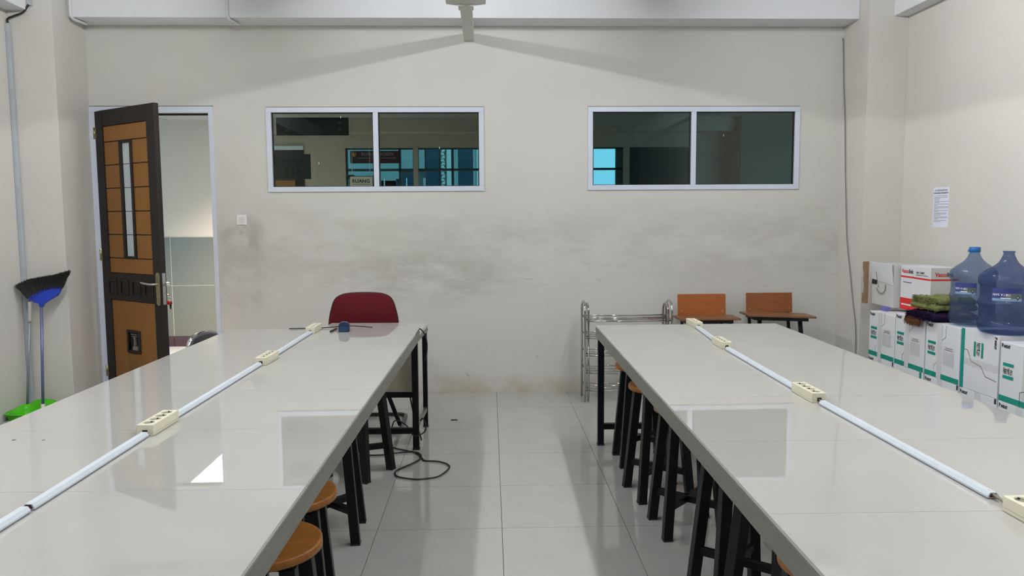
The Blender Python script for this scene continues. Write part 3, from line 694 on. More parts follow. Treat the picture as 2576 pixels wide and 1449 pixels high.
# ------------------------------------------------------------------ things on the far end of the left table
ad = thing('plug_adapter', 'navy blue plug adapter lying at the far end of the left table', 'adapter', (-.876, 4.885, LZ), .05)
pr = [(-.033, 0), (.033, 0), (.033, .040), (.026, .056), (.012, .062), (-.012, .062), (-.026, .056), (-.033, .040)]
MB().prism(pr, -.018, .03, 'y').build('adapter_body', m_navy, ad, .004)
for x in (-.013, .013): MB().lathe([(0, 0), (.0065, 0), (.008, .001)], (x, -.0195, .018), 14, axis='y').build('socket_hole', m_ink, ad)
MB().box((-.024, -.0196, .004), (.024, -.018, .032)).build('faceplate', mat('navy_face', srgb(30, 62, 92), .3), ad, .003)
tag(MB().tube([(-.957, 4.862, LZ+.006), (-.943, 4.99, LZ+.006)], .0055, 10).build('marker_pen', m_blackp), 'short black marker pen beside the navy adapter', 'pen')
tag(MB().tube(smooth_pts([(-1.25, 5.02, LZ+.004), (-1.15, 5.028, LZ+.004), (-1.04, 5.036, LZ+.005), (-.97, 5.03, LZ+.01), (-.88, 5.01, LZ+.02), (-.80, 5.035, LZ+.012), (-.72, 5.036, LZ+.004)], 6), .0032, 8).build('cable', m_rubber), 'black cable lying along the far edge of the left table', 'cable')

# ------------------------------------------------------------------ small desk behind the left table
ds = thing('small_desk', 'small desk with a beige front panel and black steel frame behind the left table', 'desk', (-.749, 5.32, 0), -.06)
MB().box((-.36, -.235, .726), (.335, .265, .750)).build('desk_top', m_desk, ds, .003)
MB().box((-.355, -.23, .690), (.330, .26, .726)).build('side_rail', m_apron, ds, .002)
for x in (-.335, .292):
    for y in (-.225, .225):
        l = MB().box((x, y, .006), (x+.032, y+.032, .690)).build('leg', m_black, ds, .002)
        MB().box((x-.002, y-.002, 0), (x+.034, y+.034, .008)).build('foot_cap', m_rubber, l)
MB().box((-.303, -.220, .318), (.292, -.196, .355)).build('stretcher', m_black, ds, .002)
MB().box((-.303, -.212, .355), (.292, -.202, .690)).build('front_panel', m_panel, ds)
for x in (-.330, .298): MB().box((x, -.193, .115), (x+.022, .225, .145)).build('stretcher', mat('desk_bar', srgb(116, 116, 110), .3, .5), ds)

# ------------------------------------------------------------------ stools
def stool_proto():
    t = thing('round_stool', 'x', 'stool', (0, 0, 0), 0, 'round wooden stools pushed under the tables')
    MB().lathe([(0, .576), (.157, .576), (.160, .5775), (.1605, .588), (.160, .598), (.158, .600), (.150, .600), (0, .600)], (0, 0, 0), 40).build('seat', m_seat, t)
    MB().box((-.105, -.105, .558), (.105, .105, .576)).build('seat_plate', m_black, t)
    for sx, sy in ((1, 1), (-1, 1), (-1, -1), (1, -1)):
        top = Vector((sx*.088, sy*.088, .562)); bot = Vector((sx*.132, sy*.132, .006))
        l = MB().beam(bot, top, .043, .043).build('leg', m_black, t, .003)
        MB().box((sx*.132-.022, sy*.132-.022, 0), (sx*.132+.022, sy*.132+.022, .009)).build('rubber_foot', m_rubber, l)
    for s in (1, -1):
        z = .150
        MB().beam((-.12, -.12*s, z), (.12, .12*s, z), .022, .034).build('cross_brace', m_black, t, .002)
    return t
st0 = stool_proto(); first = True
def ordn(k): return ['first', 'second', 'third', 'fourth', 'fifth'][k]
for (x, y, rz, lab) in ((-.743, 4.53, 1.12, 'stool at the far end under the left table, beside the black floor cord'),
                   (-.741, 3.64, .05, 'stool midway under the left table, only its black legs showing'),
                   (-.655, 2.535, .10, 'stool with half its round orange seat showing behind the nearest left stool'),
                   (-.622, 2.14, .0, 'stool nearest the camera under the left table, round orange seat showing most'),
                   (.953, 4.67, .0, 'stool at the far end under the right table, behind the table leg'),
                   (.930, 4.10, .12, 'second stool from the far end under the right table'),
                   (.962, 3.62, .05, 'third stool from the far end under the right table'),
                   (.985, 2.93, .10, 'fourth stool from the far end under the right table, legs only'),
                   (.960, 2.42, .45, 'fifth stool from the far end under the right table, legs bunched with its neighbours'),
                   (.930, 1.95, .0, 'stool nearest the camera under the right table, sliver of orange seat at the bottom edge')):
    o = st0 if first else copy_tree(st0); first = False
    place(o, (x, y, 0), rz, lab)

# ------------------------------------------------------------------ red chair behind the small desk
rc = thing('red_chair', 'maroon fabric chair with a tubular runner base behind the small desk', 'chair', (-.881, 5.72, 0), 0)
half = [(.0, .953), (.060, .952), (.120, .948), (.163, .937), (.195, .918), (.216, .888), (.231, .84), (.243, .79), (.251, .73), (.250, .66), (.235, .61), (.18, .585)]
poly = half + [(-x, z) for x, z in half[::-1][:-1]]
def slab(poly, y0, y1, bow=.03):
    b = MB(); n = len(poly); cx = 0; cz = .76
    rings = [(1., y0, 0), (1., y0, 0)]
    vs = []
    for sc, yy in ((.93, y0-.006), (1., y0+.006), (1., y1-.006), (.93, y1)):
        for x, z in poly: vs.append((x*sc, yy+bow*(x/.26)**2*-1+bow, cz+(z-cz)*sc))
    fs = [(r_*n+k, r_*n+(k+1) % n, (r_+1)*n+(k+1) % n, (r_+1)*n+k) for r_ in range(3) for k in range(n)]
    vs += [(0, y0-.006+bow, cz), (0, y1+bow, cz)]
    fs += [(4*n, (k+1) % n, k) for k in range(n)] + [(4*n+1, 3*n+k, 3*n+(k+1) % n) for k in range(n)]
    return b.add(vs, fs, True)
poly = [(p.x, p.y) for p in [Vector((a, b, 0)) for a, b in poly]]
sp_ = smooth_pts([(a, b, 0) for a, b in poly], 3, True); poly = [(p.x, p.y) for p in sp_]
slab(poly, -.02, .025).build('backrest', m_red, rc)
MB().tube([(x*1.004, -.008+.03*(1-(x/.26)**2), .76+(z-.76)*1.004) for x, z in poly], .0045, 8, closed=True).build('piping', m_piping, rc)
MB().prism([(.235*math.cos(t), -.20+.195*math.sin(t)) for t in [2*PI*k/28 for k in range(28)]], .43, .48).build('seat', m_red, rc, .012, 3)
fr = smooth_pts([(-.285, -.36, .015), (-.285, -.2, .015), (-.285, .06, .015), (-.262, .118, .015), (-.20, .135, .015), (.20, .135, .015), (.262, .118, .015), (.285, .06, .015), (.285, -.2, .015), (.285, -.36, .015)], 5)
MB().tube(fr, .0145, 12).build('floor_runner', mat('tube_dark', (.045, .042, .040), .3, .6), rc)
MB().tube([(-.285, -.355, .015), (.285, -.355, .015)], .012, 10).build('front_bar', MATS['tube_dark'], rc)
for sx in (-1, 1):
    MB().beam((sx*.272, -.20, .02), (sx*.12, -.20, .435), .026).build('strut', m_black, rc)
    MB().beam((sx*.11, -.03, .44), (sx*.11, .035, .66), .03, .012).build('back_bar', m_black, rc)
# black chair beyond the left table
bc = thing('black_chair', 'black padded chair with a chrome frame standing near the open door', 'chair', (-1.79, 5.0, 0), math.radians(258))
hb = [(0, .772), (.07, .768), (.12, .756), (.150, .732), (.162, .69), (.167, .60), (.155, .52)]
pb = hb + [(-x, z) for x, z in hb[::-1][:-1]]
b = MB(); vs = []; n = len(pb)
for sc, yy in ((.94, -.012), (1, -.004), (1, .012), (.94, .018)):
    for x, z in pb: vs.append((x*sc, yy, .66+(z-.66)*sc))
fs = [(r_*n+k, r_*n+(k+1) % n, (r_+1)*n+(k+1) % n, (r_+1)*n+k) for r_ in range(3) for k in range(n)] + [list(range(n))[::-1], list(range(3*n, 4*n))]
b.add(vs, fs, True).build('backrest', mat('black_vinyl', (.022, .023, .026), .3), bc)
MB().tube(smooth_pts([(x*1.03, .003, .66+(z-.66)*1.035) for x, z in hb[::-1]] + [(-x*1.03, .003, .66+(z-.66)*1.035) for x, z in hb[1:]], 3), .015, 12).build('back_tube', m_chrome, bc)
MB().box((-.15, -.38, .43), (.15, .0, .465)).build('seat', MATS['black_vinyl'], bc, .012)
for sx in (-1, 1):
    MB().tube([(sx*.158, .003, .53), (sx*.162, -.02, .43), (sx*.17, -.36, .012)], .0105, 10).build('leg', m_chrome, bc)
    MB().tube([(sx*.158, -.30, .44), (sx*.162, .06, .012)], .0105, 10).build('leg', m_chrome, bc)
MB().tube([(-.166, -.16, .27), (.166, -.16, .27)], .009, 8).build('stretcher', m_chrome, bc)

# ------------------------------------------------------------------ chrome shoe rack
rk = thing('shoe_rack', 'five tier chrome wire shoe rack against the back wall', 'rack', (0, 0, 0))
def side(x, dx):
    ya, yb = 6.185, 6.395; top = .815
    for yy, off in ((0, 0.), (1, .028*dx)):
        pts = [(x+off, ya+.012*yy, .008), (x+off, ya+.012*yy, top-.07)]
        for k in range(9):
            t = PI - PI*k/8; pts.append((x+off, (ya+yb)/2+((yb-ya)/2-.012*yy)*math.cos(t), top-.07+.07*math.sin(t)-.018*yy))
        pts += [(x+off, yb-.012*yy, .008)]
        s = MB().tube(pts, .0095, 12); s.build('side_hoop', m_chrome, rk)
    for z in (.12, .26, .40, .54, .675):
        MB().cyl((x+.014*dx, ya, z), (x+.014*dx, yb, z-.0), .005, 8).build('side_rung', m_chrome, rk)
side(.805, 1); side(1.505, -1)
for ti, z0 in enumerate((.118, .262, .402, .545, .682)):
    for k in range(4):
        y = 6.195+.062*k; z = z0-.024+.008*k; dz = random.uniform(-.006, .006)
        MB().tube([(.812, y, z+.004), (1.12+random.uniform(-.05, .05), y, z+dz-.004), (1.50, y, z+.004+random.uniform(-.004, .004))], .0065, 10).build('rod', m_chrome, rk)

# ------------------------------------------------------------------ two lecture chairs
def lecture(name, label, loc, rz, mb_, bz0, bz1, bw, boardz, bx0, bx1, tilt):
    t = thing(name, label, 'chair', loc, rz)
    M_ = T(0, .06, 0) @ Matrix.Rotation(math.radians(-6), 4, 'X')
    MB().box((-bw/2, -.006, bz0), (bw/2, .006, bz1)).build('backrest', mb_, t, .006, M=M_)
    for sx in (-1, 1): MB().cyl((sx*(bw/2-.03), -.009, bz0+.035), (sx*(bw/2-.03), -.005, bz0+.035), .004, 10).build('screw', m_steel, t, M=M_)
    MB().box((bx0, -.20, -.008), (bx1, .04, .008)).build('writing_board', m_plyedge, t, .003, M=T(0, 0, boardz) @ Matrix.Rotation(tilt, 4, 'Y'))
    MB().box((bx0+.05, -.19, -.034), (bx1-.06, .02, -.009)).build('board_frame', m_black, t, M=T(0, 0, boardz) @ Matrix.Rotation(tilt, 4, 'Y'))
    MB().box((-.20, -.30, .42), (.20, .05, .435)).build('seat', m_ply2, t, .004)
    for sx in (-1, 1):
        x = sx*.165
        l = MB().beam((x*1.12, -.24, .006), (x, -.10, boardz-.03), .028, .028).build('leg', m_black, t, .002)
        MB().box((x*1.12-.017, -.257, 0), (x*1.12+.017, -.223, .008)).build('rubber_foot', m_rubber, l)
        l = MB().beam((x*1.12, .17, .006), (x, .10, .45), .026, .026).build('leg', m_black, t, .002)
        MB().beam((x, .10, .45), (x, .185, bz1-.04), .022, .022).build('back_post', m_black, t, .002)
    MB().beam((-.16, -.12, .36), (.16, -.12, .36), .022, .03).build('stretcher', m_black, t)
    return t
lecture('lecture_chair', 'orange plywood lecture chair beside the chrome shoe rack', (1.815, 6.30, 0), 0, m_ply, .672, .852, .405, .676, -.265, .225, 0.0)
lecture('lecture_chair', 'brown plywood lecture chair with a tilted board, nearest the right pilaster', (2.385, 6.30, 0), 0, m_ply2, .690, .857, .392, .692, -.285, .262, math.radians(2.2))

# ------------------------------------------------------------------ cartons along the right wall
X0 = 2.88
def fquad(mb, u0, u1, v0, v1, Y0, Z0, off=.0008):      # u to the right (towards -Y), v up, on a face that looks to -x
    mb.add([(X0-off, Y0-u0, Z0+v0), (X0-off, Y0-u1, Z0+v0), (X0-off, Y0-u1, Z0+v1), (X0-off, Y0-u0, Z0+v1)], [(0, 1, 2, 3)]); return mb
def poly_line(mb, pts, w, Y0, Z0, off=.0012):
    for (a, b), (c, d) in zip(pts[:-1], pts[1:]):
        v = Vector((c-a, d-b)); n_ = Vector((-v.y, v.x)).normalized()*w/2
        mb.add([(X0-off, Y0-(a+n_.x), Z0+b+n_.y), (X0-off, Y0-(a-n_.x), Z0+b-n_.y), (X0-off, Y0-(c-n_.x), Z0+d-n_.y), (X0-off, Y0-(c+n_.x), Z0+d+n_.y)], [(0, 1, 2, 3)])
    return mb
def logo(t, u, v, Y0, Z0, w=.088, rot=False):
    Rm = Matrix.Rotation(-PI/2, 4, 'Z') if rot else Matrix.Identity(4)
    B = T(X0-.0016, Y0-u, Z0+v) @ FACE_MX @ Rm
    for z0, z1 in ((.026, .044), (-.044, -.026)):
        MB().add([(-w/2, z0, 0), (w/2, z0, 0), (w/2, z1, 0), (-w/2, z1, 0)], [(0, 1, 2, 3)]).build('logo_bar', m_teal, t, M=B)
    text('N', m_ink, t, B @ T(-w/2+.004, -.018, 0), name='logo_lettering', width=w*.15, height=.036, bold=.02)
    text('ET', m_ink, t, B @ T(-w/2+.020, -.018, 0), name='logo_lettering', width=w*.22, height=.028, bold=.02)
    text('K', m_ink, t, B @ T(-w/2+.042, -.018, 0), name='logo_lettering', width=w*.17, height=.036, bold=.02)
    text('EY', m_ink, t, B @ T(-w/2+.059, -.018, 0), name='logo_lettering', width=w*.24, height=.028, bold=.02)
def brand(t, u, v, Y0, Z0, rot=False, w=.07):
    Rm = Matrix.Rotation(-PI/2, 4, 'Z') if rot else Matrix.Identity(4)
    B = T(X0-.0016, Y0-u, Z0+v) @ FACE_MX @ Rm
    text('P', m_ink, t, B, name='logo_lettering', width=w*.18, height=.024, bold=.05)
    text('ANDUIT', m_ink, t, B @ T(w*.20, 0, 0), name='logo_lettering', width=w*.8, height=.018, bold=.05)
def carton(ya, yb, z0, z1, style, label, group='cable cartons stacked along the right wall'):
    """ya > yb: far and near edge of the face that looks into the room"""
    W = ya-yb; H = z1-z0; D = .37
    t = thing('cable_carton', label, 'box', (0, 0, 0), 0, group)
    MB().box((X0, yb+.003, z0), (X0+D, ya-.003, z1)).build('carton_body', m_carton, t, .004)
    tb = MB()
    if style in ('upright', 'open'):
        fquad(tb, .004, W-.004, .004, .036, ya, z0); tb.build('teal_band', m_teal, t)
        logo(t, .075, H*.53, ya, z0); brand(t, .014, H-.032, ya, z0)
        if style == 'upright':
            fquad(MB(), .135, .185, 0, H, ya, z0, .0013).build('tape', m_tape, t)
            g_ = MB(); u0, u1, v0, v1 = .205, .315, .10, .215
            for k in range(13): fquad(g_, u0, u1, v0+k*.0068, v0+k*.0068+.0012, ya, z0)
            for u in (u0, u1-.001): fquad(g_, u, u+.0012, v0, v1, ya, z0)
            for k in range(10): fquad(g_, u0+.02+.0075*k, u0+.0255+.0075*k, .205, .211, ya, z0); fquad(g_, u0+.01+.009*k, u0+.017+.009*k, .194, .200, ya, z0)
            fquad(g_, u0, u1, v1-.001, v1, ya, z0); g_.build('label_table', m_inkgrey, t)
        c_ = MB()
        if style == 'upright':
            poly_line(c_, [(.225, H), (.225, H*.78), (.178, H*.70), (.178, H*.66)], .0022, ya, z0); poly_line(c_, [(.140, H*.30), (.105, H*.22), (.105, .0)], .0018, ya, z0)
        else:
            poly_line(c_, [(.33, H*.74), (.275, H*.70), (.275, H*.34), (.175, H*.24), (.175, 0)], .003, ya, z0)
            fquad(MB(), .19, W-.004, .04, H*.99, ya, z0, .0006).build('side_flap', m_cartong, t)
        c_.build('cut_line', m_ink, t)
    elif style == 'sideways':
        fquad(tb, .004, .036, .0, H, ya, z0); tb.build('teal_band', m_teal, t)
        logo(t, .170, H*.70, ya, z0, rot=True); brand(t, W-.040, H-.012, ya, z0, rot=True)
        poly_line(MB(), [(.036, H*.66), (.07, H*.65), (.105, H*.48), (.20, H*.44), (.24, H*.30), (.34, H*.27)], .003, ya, z0).build('cut_line', m_ink, t)
        fquad(MB(), .036, W-.002, H*.40, H*.52, ya, z0, .0006).build('tape', m_tape, t)
    elif style == 'lower':
        brand(t, .014, H-.034, ya, z0)
        fquad(MB(), .150, .200, 0, H, ya, z0, .0013).build('tape', m_tape, t); fquad(MB(), W-.02, W-.004, H-.03, H, ya, z0).build('black_corner', m_ink, t)
    elif style == 'lower_side':
        fquad(tb, W-.045, W-.02, .0, H, ya, z0); tb.build('teal_band', m_teal, t)
        g_ = MB(); fquad(g_, .12, .20, H-.055, H-.035, ya, z0); g_.build('small_label', m_cartong, t)
    return t
rows = [(5.715, 5.350), (5.345, 4.975), (4.965, 4.592), (4.585, 4.235), (4.225, 3.862)]
lows = [('lower', 'lower carton at the far end, under the first upright carton'), ('lower_side', 'lower carton with a vertical teal stripe, second from the far end'), ('lower', 'lower carton under the carton with the cloths'),
        ('lower', 'lower carton under the sideways carton'), ('lower', 'lower carton nearest the camera')]
for (a, b), (s_, l_) in zip(rows, lows): carton(a, b, 0, .455, s_, l_)
ups = [('upright', .785, 'upper carton at the far end, under the open grey box'), ('upright', .812, 'upper carton second from the far end, under the red and white boxes'), ('upright', .808, 'upper carton in the middle, below the cloths'),
       ('sideways', .815, 'upper carton lying sideways with a vertical teal band, under the water bottles'), ('open', .790, 'upper carton nearest the camera with an open side flap')]
for (a, b), (s_, zt, l_) in zip(rows, ups): carton(a, b, .4551, zt, s_, l_)

# open grey-white box with brown edge
ob = thing('open_box', 'open pale box with brown board edge and a cord handle, top left of the stack', 'box', (3.0, 5.77, .8125), 0)
MB().box((0, -.155, 0), (.24, .16, .315)).build('box_body', m_cartong, ob, .003)
MB().add([(-.004, -.157, .165), (-.004, .15, .195), (-.026, .155, .325), (-.022, -.158, .320), (0, -.157, .165), (0, .15, .195), (-.018, .155, .327), (-.016, -.158, .322)], [(0,3,2,1),(4,5,6,7),(0,1,5,4),(1,2,6,5),(2,3,7,6),(3,0,4,7)]).build('top_flap', m_carton, ob)
MB().prism([(.16, 0), (.215, 0), (.215, .07), (.19, .09), (.19, .15), (.20, .17), (.20, .24), (.215, .27), (.215, .32), (.16, .325)], -.05, -.028, 'x').build('brown_flap', m_kraft, ob)
MB().box((-.004, .085, .155), (-.0005, .155, .19)).build('hand_hole', m_ink, ob)
MB().tube(smooth_pts([(-.030, .045, .255), (-.012, .047, .15), (-.006, .04, .135)], 4), .002, 6).build('cord', m_inkgrey, ob)
MB().tube(smooth_pts([(-.008, -.055, .165), (-.008, -.05, .12), (-.008, -.01, .095), (-.008, .04, .10), (-.008, .075, .13)], 5), .0028, 6).build('cord_handle', m_inkgrey, ob)
MB().box((-.04, -.13, -.0255), (-.002, -.06, -.0005)).build('violet_tab', m_violet, ob)

def bars(n, m, t, M_, width, h, seed):
    q_ = random.Random(seed); b = MB(); x = 0
    while x < width-.003:
        wl = min(q_.uniform(.003, .007), width-x); b.add([(x, 0, 0), (x+wl, 0, 0), (x+wl, h, 0), (x, h, 0)], [(0, 1, 2, 3)]); x += wl+.0014
    b.build(n, m, t, M=M_)
def red_box(xa, ya, yb, D, H, label, small):
    t = thing('lan_cable_box', label, 'box', (xa, ya, .8128), 0); W = ya-yb
    MB().box((0, -W, 0), (D, 0, H)).build('box_body', m_carton, t, .003)
    def q(n, m, u0, u1, v0, v1, off=.0008): MB().add([(-off, -u0, v0), (-off, -u1, v0), (-off, -u1, v1), (-off, -u0, v1)], [(0,1,2,3)]).build(n, m, t)
    def qy(n, m, u0, u1, v0, v1, off=.0008): MB().add([(u0, -W-off, v0), (u1, -W-off, v0), (u1, -W-off, v1), (u0, -W-off, v1)], [(0,1,2,3)]).build(n, m, t)
    q('red_band', m_redp, .001, W-.001, .001, .085); q('red_stripe', m_redp, .001, W-.001, .232, .244)
    qy('front_print', m_cartong, .001, D-.001, .085, H-.002, .0004)
    qy('red_band', m_redp, .001, D-.001, .001, .085); qy('red_stripe', m_redp, .001, D-.001, .232, .244, .001)
    if small:
        text('Vasco', m_redp, t, T(-.0014, -.014, .264) @ FACE_MX, width=W*.48, height=.030, bold=.03); text('link', m_ink, t, T(-.0014, -.014-W*.50, .264) @ FACE_MX, width=W*.32, height=.030, bold=.03)
        bars('small_print', m_inkgrey, t, T(-.0014, -.035, .195) @ FACE_MX, W*.6, .007, 1)
        bars('small_print', m_whitep, t, T(-.0014, -.02, .032) @ FACE_MX, W*.7, .011, 2)
    else:
        text('LAN CABLE', m_ink, t, T(-.0014, -.02, .272) @ FACE_MX, width=W*.5, height=.014, bold=.03)
        bars('small_print', m_inkgrey, t, T(-.0014, -.02, .259) @ FACE_MX, W*.72, .005, 3)
        text('4 PAIR UTP SOLID CABLE', m_inkgrey, t, T(-.0014, -.012, .118) @ FACE_MX, width=W*.84, height=.010, bold=.02); bars('small_print', m_inkgrey, t, T(-.0014, -.10, .099) @ FACE_MX, W*.38, .008, 4)
        text('Vasco', m_redp, t, T(.028, -W-.0014, .260) @ FACE_MY, width=.082, height=.030, bold=.03); text('link', m_ink, t, T(.112, -W-.0014, .260) @ FACE_MY, width=.048, height=.030, bold=.03)
        text('LAN CABLE', m_ink, t, T(.050, -W-.0014, .096) @ FACE_MY, width=.075, height=.013, bold=.03)
        bars('small_print', m_inkgrey, t, T(.050, -W-.0014, .088) @ FACE_MY, .10, .004, 5)
    return t
red_box(3.040, 5.590, 5.402, .20, .318, 'narrow red and white cable box between the open box and the larger one', True)
red_box(3.030, 5.392, 5.190, .19, .322, 'larger red and white cable box with its end facing the room, behind the cloths', False)

# ------------------------------------------------------------------ cloths
def cloth(cx, cy, z0, sx, sy, h, seed, m, name, parent, amp):
    b = MB(); nx, ny, nl = 26, 30, 6
    def pt(i, j, side):
        u = i/nx*2-1; v = j/ny*2-1
        rr_ = max(abs(u), abs(v)); e = max(0, 1-rr_**6)**.5
        wob = 1+.09*mnoise.noise(Vector((u*2, v*2, seed)))
        z = (h*.5*e*(1 if side else -1))
        n_ = mnoise.noise(Vector((u*3.1+seed, v*2.6, side*3))); n2 = mnoise.noise(Vector((u*13+seed, v*13, side*7)))
        z += (amp*n_+amp*.45*n2)*(1 if side else .15)*e
        z = z + h*.5
        return (cx+u*sx*wob, cy+v*sy*wob, z0+max(z, .0))
    vs = [pt(i, j, s) for s in (0, 1) for i in range(nx+1) for j in range(ny+1)]; N = (nx+1)*(ny+1)
    fs = []
    for s in (0, 1):
        for i in range(nx):
            for j in range(ny):
                a = s*N+i*(ny+1)+j; f = (a, a+ny+1, a+ny+2, a+1); fs.append(f if s else f[::-1])
    return b.add(vs, fs, True).build(name, m, parent)
tw = thing('folded_cloth', 'folded olive green cloth on top of the dark purple one', 'cloth', (3.005, 4.992, .872))
cloth(0, 0, 0, .135, .150, .055, 1.3, m_towelg, 'lower_fold', tw, .012)
cloth(.01, -.005, .040, .125, .138, .050, 5.1, m_towelg, 'upper_fold', tw, .022)
tp_ = thing('folded_cloth', 'dark purple cloth with a brown fringe hanging over the carton front', 'cloth', (3.0, 4.992, .8135))
cloth(0, -.005, 0, .150, .158, .055, 8.7, m_towelp, 'cloth_body', tp_, .010)
def strands(n, rnd, gen, r=.0018):
    b = MB()
    for _ in range(n):
        P = gen(rnd); 
        b.tube(P, [r*1.0]*(len(P)-1)+[r*.3], 3, cap=False)
    return b
rf = random.Random(5)
def gfr(r_):
    y = r_.uniform(.0, .15); y2 = y+r_.uniform(-.03, .03); z = r_.uniform(-.02, -.055)
    return [(-.10, y, .02), (-.135, y, .022), (-.150-r_.uniform(0, .01), (y+y2)/2, .004), (-.146-r_.uniform(0, .02), y2, z)]
strands(420, rf, gfr, .0022).build('fringe', m_fringe, tp_, kind='stuff')
def gfp(r_):
    y = r_.uniform(-.15, .15); z = r_.uniform(.01, .05); return [(-.13, y, z), (-.150, y+r_.uniform(-.01, .01), z-.005), (-.16-r_.uniform(0, .008), y+r_.uniform(-.02, .02), z-r_.uniform(.01, .025))]
strands(380, rf, gfp, .002).build('purple_pile', m_towelp, tp_, kind='stuff')
def gfg(r_):
    y = r_.uniform(-.14, .145); z = r_.uniform(.01, .085); x = -.115-.012*r_.random(); return [(x+.02, y, z), (x-.006, y+r_.uniform(-.012, .012), z+r_.uniform(-.006, .006)), (x-.012, y+r_.uniform(-.016, .016), z-r_.uniform(.0, .014))]
strands(420, rf, gfg, .0022).build('green_pile', m_towelg, tw, kind='stuff')

# ------------------------------------------------------------------ water bottles
prof = [(0, 0), (.100, 0), (.128, .006), (.140, .020), (.145, .040), (.145, .062), (.139, .074), (.137, .082), (.137, .150), (.139, .158), (.145, .165), (.146, .178), (.141, .190), (.137, .198), (.136, .205), (.136, .270), (.139, .276), (.145, .283), (.147, .300), (.146, .318),
        (.140, .333), (.122, .350), (.098, .366), (.074, .382), (.054, .400), (.042, .418), (.034, .436), (.0295, .447), (.0280, .452), (.0280, .460), (.0310, .463), (.0310, .469), (.0285, .470)]
def bottle(x, y, z, sc, m, cap, label, a0, a1, z0, z1, txt):
    t = thing('water_bottle', label, 'bottle', (x, y, z))
    P = [(r*sc, q*1.0) for r, q in prof]
    MB().lathe(P, (0, 0, 0), 48).build('bottle_body', m, t)
    if cap: MB().lathe([(0, .478), (.0300, .478), (.0325, .474), (.0325, .448), (.030, .446)], (0, 0, 0), 28).box((-.040, -.008, .446), (-.030, .006, .462)).build('bottle_cap', m_capb, t)
    R_ = .1372*sc+.001
    def on(u, v, off=0.): a = -PI/2 + math.radians(a0+(a1-a0)*u); return ((R_+off)*math.cos(a), (R_+off)*math.sin(a), z0+(z1-z0)*v)
    def patch(u0, u1, v0, v1, m_, n_, off):
        b = MB(); k = 10; vs = [on(u0+(u1-u0)*i/k, v, off) for i in range(k+1) for v in (v0, v1)]
        b.add(vs, [(2*i, 2*i+2, 2*i+3, 2*i+1) for i in range(k)], True).build(n_, m_, t)
    patch(0, 1, 0, 1, mat('label_navy', srgb(52, 60, 122), .4, var=.15, scale=12), 'label', 0)
    patch(.45, .98, .12, .62, mat('label_olive', srgb(92, 104, 104), .4, var=.2, scale=20), 'label_field', .0006)
    patch(.02, .98, .03, .24, mat('label_sky', srgb(128, 158, 186), .4, var=.2, scale=30), 'label_water', .0008)
    patch(.30, .62, .24, .30, m_whitep, 'label_wave', .0010)
    me = text_mesh(txt, 1, 1, .01); ht, wd = .17, .58
    for v in me.vertices:
        u = .62-v.co.x*wd; q = .60-(v.co.y*ht); v.co = on(u, q, .0014)      # printed upside down, as the bottle was labelled
    me.materials.append(m_whitep); link('lettering', me, t)
    # drop-shaped emblem
    cx, cz = .84, .34
    dr = MB(); pts = [(cx+.055*math.cos(tt), cz+.14*math.sin(tt)) for tt in [PI*k/10-.35 for k in range(13)]]+[(cx, cz-.24)]
    vs = [on(u, v, .0014) for u, v in pts]+[on(cx, cz, .0014)]; n_ = len(pts)
    dr.add(vs, [(k, (k+1) % n_, n_) for k in range(n_)]).build('emblem', m_ink, t)
    e2 = [(cx+.035*math.cos(tt), cz+.085*math.sin(tt)) for tt in [2*PI*k/12 for k in range(12)]]
    vs = [on(u, v, .0018) for u, v in e2]; MB().add(vs, [list(range(12))]).build('emblem_centre', mat('label_grey', srgb(150, 156, 160), .4), t)
bottle(3.026, 4.722, .8165, .90, m_water, True, 'blue water bottle with a blue cap, farther of the two', -82, -24, .190+.0, .262, 'TIRTA SARI')
bottle(2.985, 4.345, .8165, 1.0, m_water2, False, 'deeper blue uncapped water bottle, nearer of the two', -66, -3, .192, .266, 'TIRTA SARI')

# ------------------------------------------------------------------ broom and dustpan in the left corner
br = thing('broom', 'upturned broom with black bristles and blue head leaning in the left corner', 'broom', (0, 6.0, 0))
blue = [(-3.433, .913), (-3.387, .948), (-3.334, .974), (-3.263, .987), (-3.175, .995), (-3.195, .955), (-3.214, .929), (-3.268, .898), (-3.318, .867), (-3.326, .845), (-3.353, .845), (-3.353, .869), (-3.391, .881)]
MB().prism(blue, -.014, .014, 'y').build('broom_head', m_blue, br, .005)
rb = MB()
for k in range(13):
    t_ = (k+.5)/13; x = -3.425+.245*t_; z = .908+.092*math.sin(t_*PI*.62)/math.sin(PI*.62)*1.0-.012 if t_ < 1 else .98
    rb.box((x, -.019, z-.012), (x+.006, -.013, z+.010))
rb.build('head_ribs', mat('blue_dark', srgb(14, 34, 120), .4), br)
MB().tube([(-3.340, 0, .86), (-3.318, -.10, .095)], .0105, 14).build('handle', m_pole, br)
MB().tube([(-3.319, -.096, .122), (-3.317, -.108, .035)], .0145, 14).build('end_cap', mat('cap_white', srgb(216, 214, 204), .4), br)
rbz = random.Random(11); bb = MB()
base_ = [Vector((-3.433, .913)), Vector((-3.387, .944)), Vector((-3.334, .970)), Vector((-3.263, .984)), Vector((-3.178, .992))]
tips = [Vector((-3.512, 1.012)), Vector((-3.430, 1.050)), Vector((-3.330, 1.070)), Vector((-3.232, 1.084)), Vector((-3.120, 1.116))]
def lerp(L_, t): k = min(int(t*(len(L_)-1)), len(L_)-2); f = t*(len(L_)-1)-k; return L_[k].lerp(L_[k+1], f)
